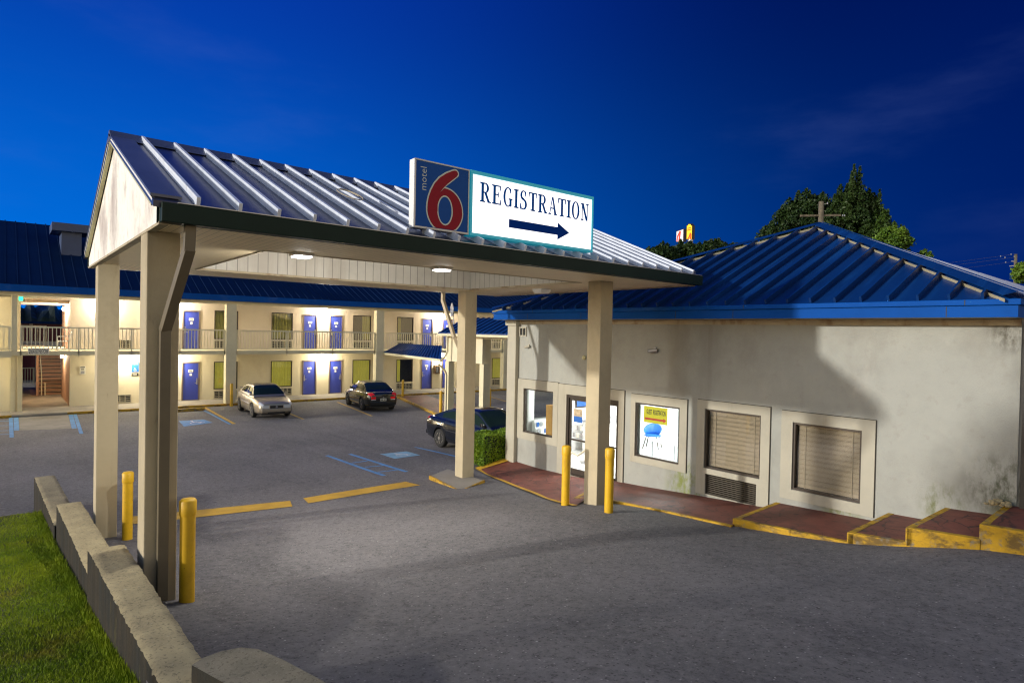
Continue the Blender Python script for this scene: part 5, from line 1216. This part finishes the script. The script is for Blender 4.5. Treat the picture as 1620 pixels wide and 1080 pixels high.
    gl('side_window',bp+.04,sdx1,.10,.43,False); gl('side_window',sdx0,bp-.04,.10,.43,False)
    for o in [q for q in bpy.data.objects if q.parent==t and q.name.startswith('side_window')]:
        c=o.copy(); c.data=o.data.copy(); COL.objects.link(c); 
        for v in c.data.vertices: v.co.y=-v.co.y
        c.data.flip_normals()
    # window surround trim, door seams, sill
    mb=MB()
    for sg in (1,-1):
        for xq in (sdx1-.02+.06,bp,sdx0+.32):
            pts=[]
            for k in range(7):
                s=.18+.62*k/6; y,z=bodypt(xq,s); pts.append((xq,sg*(y+.001),z))
            mb.tube(pts,.006,5)
    mb.build('door_seams',M['black'],t)
    mb=MB()
    for sg in (1,-1):
        pts=[]
        for k in range(13):
            x=xa_+.42+(xf-xa_-.84)*k/12; y,z=bodypt(x,.42); pts.append((x,sg*(y+.004),z))
        mb.tube(pts,.014,6)
    mb.build('side_moulding',M['chrome'] if fascia=='silver' else M['black'],t)
    for sg in (1,-1):
        for xq in (bp+.16,sdx0+.45):
            y,z=bodypt(xq,.66); mb=MB(); mb.bar((xq-.09,sg*(y+.012),z),(xq+.09,sg*(y+.012),z),.02,.03); mb.build('door_handle',paintm,t,bevel=.005)
        y,z=bodypt(sdx1-.02,.8); mb=MB(); mb.hexa([(sdx1-.10,sg*(y-.02),z+.02),(sdx1+.04,sg*(y-.02),z+.02),(sdx1+.02,sg*(y+.17),z+.05),(sdx1-.10,sg*(y+.17),z+.05),(sdx1-.10,sg*(y-.02),z+.08),(sdx1+.02,sg*(y-.02),z+.10),(sdx1,sg*(y+.16),z+.17),(sdx1-.10,sg*(y+.16),z+.17)]); mb.build('mirror',paintm,t,bevel=.015)
    # lamps, grille, bumpers as patches on the body surface
    def patch(nm,m,x0,x1,s0,s1,sg=(1,-1),off=.006,endx=None):
        for q in sg:
            mb=MB()
            def f(u,v):
                x=x0+(x1-x0)*u; s=s0+(s1-s0)*v; y,z=bodypt(x,s); return (x+(off if x>0 else -off)*.6,q*(y+off),z)
            mb.grid(f,8,5); mb.build(nm,m,t,smooth=True)
    def endpatch(nm,m,front,y0,y1,z0,z1,th=.02,bev=.006):
        x=hl if front else -hl; mb=MB(); sgn=1 if front else -1
        mb.box(min(x-.03*sgn,x+th*sgn),max(x-.03*sgn,x+th*sgn),y0,y1,z0,z1); return mb.build(nm,m,t,bevel=bev)
    w1=lerp_tab(body,hl)[0]*Wc/1.78; w0=lerp_tab(body,-hl)[0]*Wc/1.78; zf=lerp_tab(body,hl)[2]; zr=lerp_tab(body,-hl)[2]
    patch('headlight',M['headlamp'],hl-.34,hl-.005,.60,.78)
    patch('indicator',M['amber'],hl-.42,hl-.36,.60,.74)
    for sg in (1,-1): endpatch('headlight',M['headlamp'],True,min(sg*w1*.50,sg*w1*.97),max(sg*w1*.50,sg*w1*.97),zf-.155,zf-.03,.012,.01)
    endpatch('grille',M['black'],True,-w1*.45,w1*.45,zf-.16,zf-.035)
    mb=MB(); mb.lathe((hl+.02,0,zf-.098),[(.05,0),(.05,.008)],18,'x'); mb.build('badge',M['chrome'],t)
    endpatch('front_bumper',paintm,True,-w1*1.02,w1*1.02,.33,.50,.06,.03); endpatch('lower_grille',M['black'],True,-w1*.6,w1*.6,.26,.325,.03)
    patch('taillight',M['tail'],-hl+.24,-hl+.005,.60,.84)
    for sg in (1,-1):
        a,b=sorted((sg*w0*.60,sg*w0*.98)); endpatch('taillight',M['tail'],False,a,b,zr-.19,zr-.06,.012,.01); endpatch('reverse_light',M['headlamp'],False,a,b,zr-.235,zr-.195,.012,.006)
    endpatch('rear_bumper',paintm,False,-w0*1.03,w0*1.03,.36,.54,.07,.03)
    endpatch('number_plate',M['plate'],False,-.16,.16,.56,.69,.02)
    mb=MB(); mb.box(-hl-.021,-hl-.02,-.12,-.03,.60,.65); mb.box(-hl-.021,-hl-.02,.02,.12,.60,.65); mb.build('plate_print',M['ink'],t)
    mb=MB(); mb.lathe((-hl-.012,0,zr-.10),[(.04,0),(.04,.01)],16,'x'); mb.build('badge',M['chrome'],t)
    # underside shadow pan
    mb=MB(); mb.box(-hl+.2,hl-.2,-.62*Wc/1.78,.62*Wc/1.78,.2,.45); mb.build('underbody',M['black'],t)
    # wheels
    for wx in (xa_,xf):
        for sg in (1,-1):
            yw=sg*(Wc/2-.11); mb=MB(); mb.lathe((wx,yw,.325),[(.205,-.10),(.29,-.105),(.322,-.08),(.325,0),(.322,.08),(.29,.105),(.205,.10)],32,'y'); w=mb.build('wheel',M['tyre'],t,smooth=True)
            mb=MB(); yo=yw+sg*.095
            mb.lathe((wx,yw,.325),[(.205,sg*.03),(.212,sg*.10),(.19,sg*.10),(.185,sg*.035)],32,'y')
            for k in range(rimk):
                a=2*PI*k/rimk; ca,sa=math.cos(a),math.sin(a); mb.bar((wx+.03*ca,yo-sg*.01,.325+.03*sa),(wx+.195*ca,yo-sg*.005,.325+.195*sa),.02,.055)
            mb.lathe((wx,yo,.325),[(.055,-.015),(.05,.012),(.001,.014)],16,'y'); mb.build('rim',M['rim'],w)
            mb=MB(); mb.lathe((wx,yw,.325),[(.19,sg*.0),(.19,sg*.03)],24,'y'); mb.build('brake_disc',M['black'],w)
    t.location=loc; t.rotation_euler=(0,0,rz); return t
sedan=[(-2.30,.66,.40,.84),(-2.27,.73,.34,.90),(-2.15,.80,.28,.955),(-1.9,.85,.24,.985),(-1.2,.885,.20,.985),(-.4,.89,.19,.955),(.5,.89,.19,.93),(1.05,.885,.20,.915),(1.6,.86,.21,.85),(2.0,.81,.23,.775),(2.2,.75,.27,.72),(2.30,.66,.36,.66)]
gsed=[(-1.85,.74,.60,.985),(-1.6,.77,.60,1.12),(-1.3,.785,.59,1.26),(-.95,.80,.59,1.385),(-.5,.805,.59,1.43),(.0,.805,.585,1.435),(.3,.80,.57,1.41),(.6,.80,.58,1.27),(.9,.79,.61,1.09),(1.18,.77,.64,.92)]
fast=[(-2.42,.70,.42,.92),(-2.38,.78,.36,.98),(-2.25,.84,.30,1.03),(-1.95,.875,.25,1.05),(-1.2,.90,.20,1.02),(-.4,.905,.19,.98),(.5,.905,.19,.95),(1.1,.90,.20,.93),(1.7,.87,.21,.87),(2.1,.83,.24,.80),(2.3,.77,.28,.74),(2.42,.68,.36,.68)]
gfast=[(-2.15,.70,.60,1.045),(-1.8,.74,.58,1.16),(-1.4,.775,.58,1.30),(-1.0,.80,.585,1.40),(-.5,.81,.585,1.46),(.0,.81,.58,1.465),(.3,.805,.57,1.43),(.65,.80,.58,1.26),(.95,.79,.61,1.09),(1.25,.77,.64,.935)]
green_info={'silver_sedan':(.36,1.06,-1.68,-.98,-1.30,.80,-.22),'black_sedan':(.36,1.06,-1.68,-.98,-1.30,.80,-.22),'black_fastback':(.36,1.12,-2.0,-1.05,-1.45,.85,-.22)}
car('silver_sedan','silver beige four door sedan parked nose out with dull hood and rear spoiler',4.60,1.74,paint('silver_beige_paint',(.36,.31,.24),.55,.32,.5),sedan,gsed,(9.93,31.15,.02),R(-94),spoiler=True,wb=2.6)
car('black_sedan','glossy black sedan parked nose in beside the red ramp, red taillights facing out',4.60,1.74,paint('black_paint',(.008,.009,.008),.2,.16,1.),sedan,gsed,(15.45,30.95,.02),R(81),wb=2.6,rimk=5,fascia='black')
car('black_fastback','newer black fastback car half hidden behind the rear right pillar and hedge',4.84,1.82,paint('black_blue_paint',(.006,.008,.014),.2,.14,1.),fast,gfast,(13.02,17.25,.085),R(-86),wb=2.8,rimk=9,fascia='black')
for nm in ('black_sedan',):
    t=bpy.data.objects[nm]
    mb=MB(); mb.lathe((-2.288,-.56,.80),[(.055,0),(.055,-.006)],18,'x'); o=mb.build('round_sticker',M['bsym'])
    o.parent=t

# ================================================================== TREES, POLES, FAR SIGNS
M['leafd']=leafmat('dark_evergreen_leaf',(.008,.024,.006),(.024,.048,.009),.5)
M['leafb']=leafmat('lit_green_leaf',(.035,.085,.010),(.10,.17,.015),.6)  # brighter leaf copy: lamplight from the right put into the colour
M['leafm']=leafmat('mid_green_leaf',(.018,.045,.008),(.045,.085,.012),.5)
def tree(name,lab,base,clumps,leaf,n,size,mats,seed,group=None,trunk_r=.35,trunk_h=None):
    t=thing(name,lab,'tree',base,0,group); r=random.Random(seed)
    th=trunk_h or max(c[2] for c in clumps)*.8
    mb=MB(); b=Vector(base)
    mb.tube([b,b+Vector((.15,.1,th*.4)),b+Vector((-.1,.05,th*.75)),b+Vector((0,0,th))],[trunk_r,trunk_r*.8,trunk_r*.5,trunk_r*.15],10)
    for (cx,cy,cz,rx,rz,kind) in clumps:
        s=b+Vector((0,0,max(.5,min(th*.9,cz-rz*.4)))); e=b+Vector((cx,cy,cz)); mb.tube([s,s.lerp(e,.5)+Vector((0,0,.2)),e],[trunk_r*.4,trunk_r*.25,trunk_r*.08],6)
    mb.build('trunk',M['bark'],t,smooth=True)
    vol=[c[3]**2*c[4] for c in clumps]; tot=sum(vol)
    for k,m in enumerate(mats):
        sel=[(c,v) for c,v in zip(clumps,vol) if c[5]==k]
        if not sel: continue
        def fn(rg,nn):
            out=[]
            for c,v in sel:
                q=int(nn*v/tot)+60; nt_=26 if leaf=='cone' else 34
                d=rg.normal(size=(nt_,3)); d/=np.linalg.norm(d,axis=1)[:,None]; d[:,2]=np.abs(d[:,2])*1.1-.35
                rad=.55+.42*rg.random(nt_); tp=np.clip(1-.45*(d[:,2]),.3,1.2) if leaf=='cone' else np.ones(nt_)
                ctr=np.stack([d[:,0]*rad*c[3]*tp,d[:,1]*rad*c[3]*tp,d[:,2]*rad*c[4]],-1)
                k_=rg.integers(0,nt_,q); hx=.30*c[3]*(.6+.8*rg.random(nt_)); hz=(.46 if leaf=='cone' else .30)*c[4]*(.6+.8*rg.random(nt_))
                t_=rg.random(q)**1.25; a_=rg.random(q)*2*PI; rr=np.sqrt(rg.random(q))*hx[k_]*(1-t_)**.8*(1. if leaf=='cone' else 1.25)
                P=ctr[k_]+np.stack([np.cos(a_)*rr,np.sin(a_)*rr,(t_-.35)*hz[k_]*1.5],-1)
                out.append(P+np.array(c[:3]))
            return np.concatenate(out)+np.array(base)
        leaves('crown',m,fn,n,size,t,seed*7+k)
def at(px,py,D):  # point at forward distance D
    d=ray(px,py); return d*(D/F)+OFF
# big clump of trees behind the office roof
D=58
def rel(px,py,base,D): p=at(px,py,D); return p-np.array(base)
b=at(1335,540,D); b[2]=.2
def cl(px,py,rpx,rzp,k,dd=0):
    p=rel(px,py,b,D+dd); s=(D+dd)/F; return (p[0],p[1],p[2],rpx*s,rzp*s,k)
tree('evergreen_tree','tall dark evergreen tree with pointed tops rising behind the office roof peak',tuple(b),[cl(1352,335,34,58,0),(cl(1335,352,40,55,0)),cl(1372,350,32,48,0),cl(1400,372,32,36,1,-2),cl(1350,395,60,50,0),cl(1385,400,46,34,1,-2)],'cone',52000,.24,[M['leafd'],M['leafm']],11,group='trees behind the office')  # mid green lower right clumps carry the lamplight in their leaf colour
b=at(1262,545,D+3); b[2]=.2
tree('broad_tree','broad dark tree left of the pole behind the office roof',tuple(b),[cl(1282,332,38,34,0,3),cl(1258,352,38,34,0,3),cl(1235,378,34,32,0,3),cl(1290,370,50,45,0,3),cl(1222,395,28,26,0,3),cl(1310,350,26,34,0,3)],'round',44000,.24,[M['leafd']],12,group='trees behind the office')
b=at(1418,548,D-6); b[2]=.2
tree('bright_tree','small bright green tree at the right slope of the office roof',tuple(b),[cl(1412,378,24,24,0,-6),cl(1428,384,17,18,0,-6),cl(1400,395,30,26,0,-6),cl(1462,403,11,10,0,-6)],'round',15000,.2,[M['leafb']],13,group='trees behind the office')
for k,(x,y,rp,rz,D2,lab) in enumerate([(1045,402,26,18,84,'low dark bush crown left of the far signs'),(1085,400,30,22,86,'dark bush crown right under the far lit signs'),(1125,396,32,20,84,'low dark bush crown just left of the office roof edge'),(1160,402,30,18,84,'dark bush crown partly covered by the blue office roof')]):
    b=at(x,560,D2); b[2]=.1; s=D2/F; p=rel(x,y,b,D2)
    tree('bushy_tree',lab,tuple(b),[(p[0],p[1],p[2],rp*s,rz*s,0),(p[0]+.6*rp*s,p[1]-.4*rp*s,p[2]-.5*rz*s,rp*s*.7,rz*s*.8,0),(p[0]-.5*rp*s,p[1]+.4*rp*s,p[2]-.6*rz*s,rp*s*.8,rz*s*.9,0)],'round',9000,.38,[M['leafd']],20+k,group='trees behind the office',trunk_r=.25)
b=at(1622,560,44); b[2]=.1; p=rel(1624,428,b,44); s=44/F
tree('lit_tree','bright leafy tree at the right edge of the photo beside the far pole',tuple(b),[(p[0],p[1],p[2],18*s,22*s,0),(p[0]+.9,p[1],p[2]-.4,20*s,24*s,0)],'round',5000,.17,[M['leafb']],31)
b=(-14.,9.4,0.)
tree('shade_tree','leafy tree at the lawn left of the photo that shades the office wall',b,[(0,-.1,8.3,1.2,1.3,0),(.3,-.8,9.6,.9,.7,0),(.2,.4,7.6,.8,.6,0),(-.3,-.6,7.3,.9,.6,0)],'round',620,.30,[M['leafm']],41,trunk_r=.16)
# utility poles and wires
def upole(px,ptop,D,arm,lab,r=.15):
    p=at(px,ptop,D); b=(p[0],p[1],0.); t=thing('utility_pole',lab,'pole',b,group='utility poles')
    mb=MB(); mb.tube([b,(p[0],p[1],p[2])],[r*1.3,r],12); mb.build('pole',M['pole'],t,smooth=True)
    return t,p
D=42; t,p=upole(1299.5,319,D,1,'wooden utility pole with one crossarm right behind the office roof peak',.17)
a=at(1266,341.5,D); c=at(1330,340.5,D); mb=MB(); mb.bar(a,c,.10,.13); mb.build('crossarm',M['pole'],t)
mb=MB()
for q in (1333,1336): w=at(q,341,D); mb.lathe((w[0],w[1],w[2]-.06),[(.035,0),(.05,.05),(.03,.12)],8)
w1=at(1309,322,D); w2=at(1303,323,D); mb.bar(w2,w1,.03,.03); mb.lathe((w1[0],w1[1],w1[2]-.05),[(.04,0),(.05,.06),(.02,.14)],8)
mb.build('insulator',M['alu'],t)
D3=75; t,p3=upole(1607,402,D3,1,'distant utility pole with wires at the right edge of the photo',.16)
mb=MB()
for (x0,y0,x1,y1) in ((1604,405,1608,411),(1600,413,1607,414),(1597,421,1607,420)): mb.bar(at(x0,y0,D3),at(x1,y1,D3),.07,.09)
mb.build('crossarm',M['alu'],t)
mb=MB()
for (x,y) in ((1599.5,402.5),(1583,405.5),(1590,407.5),(1591,415)): w=at(x,y,D3); mb.lathe((w[0],w[1],w[2]-.06),[(.05,0),(.07,.08),(.04,.16)],8)
mb.build('insulator',M['alu'],t)
M['wire']=mat('power_line_cable',(.03,.035,.05),.6)
for k,(y0,y1,xe,lab) in enumerate([(402,437,1440,'topmost power line running left from the distant pole'),(407,440,1440,'middle power line running left from the distant pole'),(414,446,1440,'lowest power line running left from the distant pole')]):
    A=Vector(at(1605,y0,D3)); B=Vector(at(xe-400,y1+25,D3+70)); mb=MB(); mb.tube([A.lerp(B,i/16)-Vector((0,0,2.5*(i/16)*(1-i/16))) for i in range(17)],.012,5); o=mb.build('power_line',M['wire']); tag(o,lab,'wire','power lines')
# far highway signs
M['sy']=mat('lit_yellow_sign_face',(.8,.55,.03),.5,em=(1,.58,.03),ems=.75); M['sr']=mat('lit_red_sign_shape',(.7,.06,.02),.5,em=(.8,.05,.02),ems=.6); M['sw']=mat('lit_white_sign_face',(.8,.8,.82),.5,em=(.75,.78,.9),ems=.55)
def farsign(x0,x1,y0,y1,D,name,lab,face,xr):
    A=at(x0,y1,D); B=at(x1,y1,D); T=at((x0+x1)/2,y0,D); wdir=Vector(B-A); w=wdir.length; wdir.normalize(); up=Vector((0,0,1)); nn=wdir.cross(up).normalized()
    h=(T-A)[2]; O=Vector(A); dep=(xr-x1)*D/F*1.6+.3
    t=thing(name,lab,'sign',(O.x,O.y,0.),group='lit roadside signs far away')
    return t,O,wdir,up,nn,w,h,dep
D4=95
t,O,wd,up,nn,w,h,dep=farsign(1085.5,1095,354,379,D4,'roadside_sign','far lit yellow roadside sign with rounded top and red swirl',M['sy'],1102)
prof=[(0,0),(1,0),(1,.88),(.8,.92),(.72,1.),(.28,1.),(.2,.92),(0,.88)]
side=(Vector(at(1102,379,D4+1))-Vector(at(1095,379,D4))).normalized(); dv=side*((1102-1095)*D4/F*1.15)
mb=MB(); mb.prism([tuple(O+wd*(a*w)+up*(b_*h)) for a,b_ in prof],tuple(dv)); mb.build('cabinet',M['bronze'],t)
nf_=-Vector(ray(1090,365)).normalized()*.06
mb=MB(); mb.prism([tuple(O+nf_+wd*((.08+.84*a)*w)+up*((.04+.92*b_)*h)) for a,b_ in prof],tuple(nf_*.3)); mb.build('lit_face',M['sy'],t)
put_polys(MB(),[[( .05,0),(.35,0),(.55,.2),(.75,.5),(.8,.85),(.6,.95),(.5,.7),(.35,.35)],[(.55,.0),(.9,.0),(.95,.6),(.8,.9),(.78,.5)]],O+nf_*1.5+up*(.05*h)+wd*(.15*w),wd,up,nf_.normalized(),.02,.004,w*.75,h*.42).build('swirl',M['sr'],t)
put_polys(MB(),[[(.0,.0),(.9,.12),(.9,.2),(0,.08)],[(.1,.2),(.8,.3),(.8,.38),(.1,.28)]],O+nf_*1.5+up*(.55*h)+wd*(.12*w),wd,up,nf_.normalized(),.02,.004,w*.8,h*.6).build('dark_script',M['poster_r'],t)
mb=MB(); c=O+wd*(w/2)+dv*.5; mb.tube([(c.x,c.y,0),(c.x,c.y,c.z)],.4,12); mb.build('pole',M['alu'],t)
t,O,wd,up,nn,w,h,dep=farsign(1069.5,1081,362,383,D4+8,'roadside_sign','far lit white roadside sign with a red shape left of the yellow one',M['sw'],1086)
dv=Vector(at(1086,383,D4+9))-Vector(at(1081,383,D4+8))
mb=MB(); mb.hexa([tuple(O),tuple(O+wd*w),tuple(O+wd*w+dv),tuple(O+dv),tuple(O+up*h*.82),tuple(O+wd*w+up*h),tuple(O+wd*w+up*h+dv),tuple(O+up*h*.82+dv)]); mb.build('cabinet',M['bronze'],t)
mb=MB(); mb.prism([tuple(O+nf_+wd*(a*w)+up*(b_*h)) for a,b_ in ((.04,.04),(.96,.04),(.96,.95),(.04,.78))],tuple(nf_*.3)); mb.build('lit_face',M['sw'],t)
put_polys(MB(),[[(.0,0),(.22,0),(.30,.5),(.12,.55)],[(.35,0),(.62,0),(.85,.9),(.62,1.)],[(.12,.5),(.5,.9),(.62,.98),(.5,.6),(.3,.4)]],O+nf_*1.5+up*(.05*h)+wd*(.05*w),wd,up,nf_.normalized(),.02,.004,w*.7,h*.82).build('red_shape',M['sr'],t)
mb=MB(); c=O+wd*(w/2)+dv*.5; mb.tube([(c.x,c.y,0),(c.x,c.y,c.z)],.4,12); mb.build('pole',M['alu'],t)
# dark wooded hill behind the motel
mb=MB()
def hill(u,v):
    x=-70+150*u; a=v*PI; h=6.5+.6*math.sin(x*.55)+.4*math.sin(x*1.37+1)+.35*math.sin(x*2.9)+.3*math.sin(x*5.3)
    return (x,92+9*(1-math.cos(a)),-.5+h*math.sin(a)**.6+.25*math.sin(x*9+v*20))
mb.grid(hill,260,14); o=mb.build('hills',leafmat('far_wood',(.004,.010,.006),(.008,.017,.009),.5),smooth=False); struct(o)

# ================================================================== LIGHT
SUN=Vector((10.9,-3.0,-2.55)).normalized()
sun_el=math.asin(-SUN.z); sun_az=math.atan2(-SUN.x,-SUN.y)   # compass style: from +Y towards +X
sl=bpy.data.lights.new('sun','SUN'); sl.energy=2.05; sl.angle=R(1.6); sl.color=(1.,.95,.86)
so=bpy.data.objects.new('sun',sl); COL.objects.link(so); so.rotation_euler=SUN.to_track_quat('-Z','Y').to_euler(); so.location=(-20,12,20)
def area(name,loc,size,e,col,rot=(0,0,0)):
    l=bpy.data.lights.new(name,'AREA'); l.energy=e; l.size=size; l.color=col; l.shape='SQUARE'
    o=bpy.data.objects.new(name,l); COL.objects.link(o); o.location=loc; o.rotation_euler=rot; return o
for p in LAMPS: area('soffit_lamp_light',(p[0],p[1]-.02,ZS-.08),.2,48,(1,.95,.86))
for p in LAMPS: area('soffit_lamp_light',(p[0],p[1]+.12,ZS-.11),.2,68,(1,.95,.86),Vector((0,.80,-.60)).to_track_quat('-Z','Y').to_euler())
for cx in (13.6,16.0,18.3): area('ceiling_light_glow',(cx,11.4,3.04),1.2,135,(1,.98,.95))
w=bpy.data.worlds.new('World'); scene.world=w; w.use_nodes=True; nt=w.node_tree; nt.nodes.clear(); L=nt.links.new
out=N(nt,'ShaderNodeOutputWorld'); bg=N(nt,'ShaderNodeBackground'); L(bg.outputs[0],out.inputs[0])
tc=N(nt,'ShaderNodeTexCoord'); d=tc.outputs['Generated']
def dot(v):
    n=N(nt,'ShaderNodeVectorMath',operation='DOT_PRODUCT'); L(d,n.inputs[0]); n.inputs[1].default_value=v; return n.outputs['Value']
fh=Vector((_fwd[0],_fwd[1],0)).normalized(); rh=Vector((fh.y,-fh.x,0))
f_=dot(fh); s_=dot(rh); e_=dot((0,0,1))
sky=N(nt,'ShaderNodeTexSky',sky_type='NISHITA'); sky.sun_disc=False; sky.sun_elevation=sun_el; sky.sun_rotation=sun_az; sky.air_density=1.; sky.dust_density=1.; sky.ozone_density=3.
SKYK=.125
back=mixc(nt,1.,sky.outputs[0],(SKYK*1.10,SKYK*1.0,SKYK*.92),'MULTIPLY')
# evening blue ahead; brighter sky behind the camera is added as fill
lr=ss(nt,s_,-.75,.75)
lowc=mixc(nt,lr,(.0,.115,.53),(.0,.010,.100)); topc=mixc(nt,ss(nt,s_,-.45,.45),(.001,.026,.26),(.0,.0045,.066))
front=mixc(nt,ss(nt,e_,.02,.52),lowc,topc)
nz=noise(nt,d,2.1,8,.58,(1.,1.,3.4)); cl_=math_(nt,'MULTIPLY',ss(nt,nz,.48,.80),math_(nt,'MULTIPLY',ss(nt,e_,.04,.25),.10))
front=mixc(nt,cl_,front,(.10,.16,.42))
glow=math_(nt,'MULTIPLY',ss(nt,dot((.35,-.937,0)),.15,.9),ss(nt,e_,.55,.0))  # warm horizon glow added to light the faces turned to it
back=mixc(nt,glow,back,(1.15,.86,.50))
col=mixc(nt,ss(nt,f_,.52,-.15),front,back)
L(col,bg.inputs[0]); bg.inputs[1].default_value=1.0

# ================================================================== CAMERA
cam=bpy.data.cameras.new('camera'); cam.sensor_width=36; cam.sensor_fit='HORIZONTAL'; cam.lens=F/W0*36; cam.clip_end=2000; cam.clip_start=.05
co=bpy.data.objects.new('camera',cam); COL.objects.link(co)
co.matrix_world=Matrix(((RGT[0],UPV[0],-_fwd[0],0),(RGT[1],UPV[1],-_fwd[1],0),(RGT[2],UPV[2],-_fwd[2],CZ),(0,0,0,1)))
scene.camera=co
vs=scene.view_settings; vs.view_transform='Standard'; vs.look='None'; vs.exposure=.5; vs.gamma=1.
c=scene.cycles; c.use_denoising=True; c.pixel_filter_type='BLACKMAN_HARRIS'; c.filter_width=1.2; c.max_bounces=8; c.diffuse_bounces=3; c.glossy_bounces=4; c.transparent_max_bounces=12; c.sample_clamp_indirect=6; c.caustics_reflective=False; c.caustics_refractive=False
scene.render.film_transparent=False
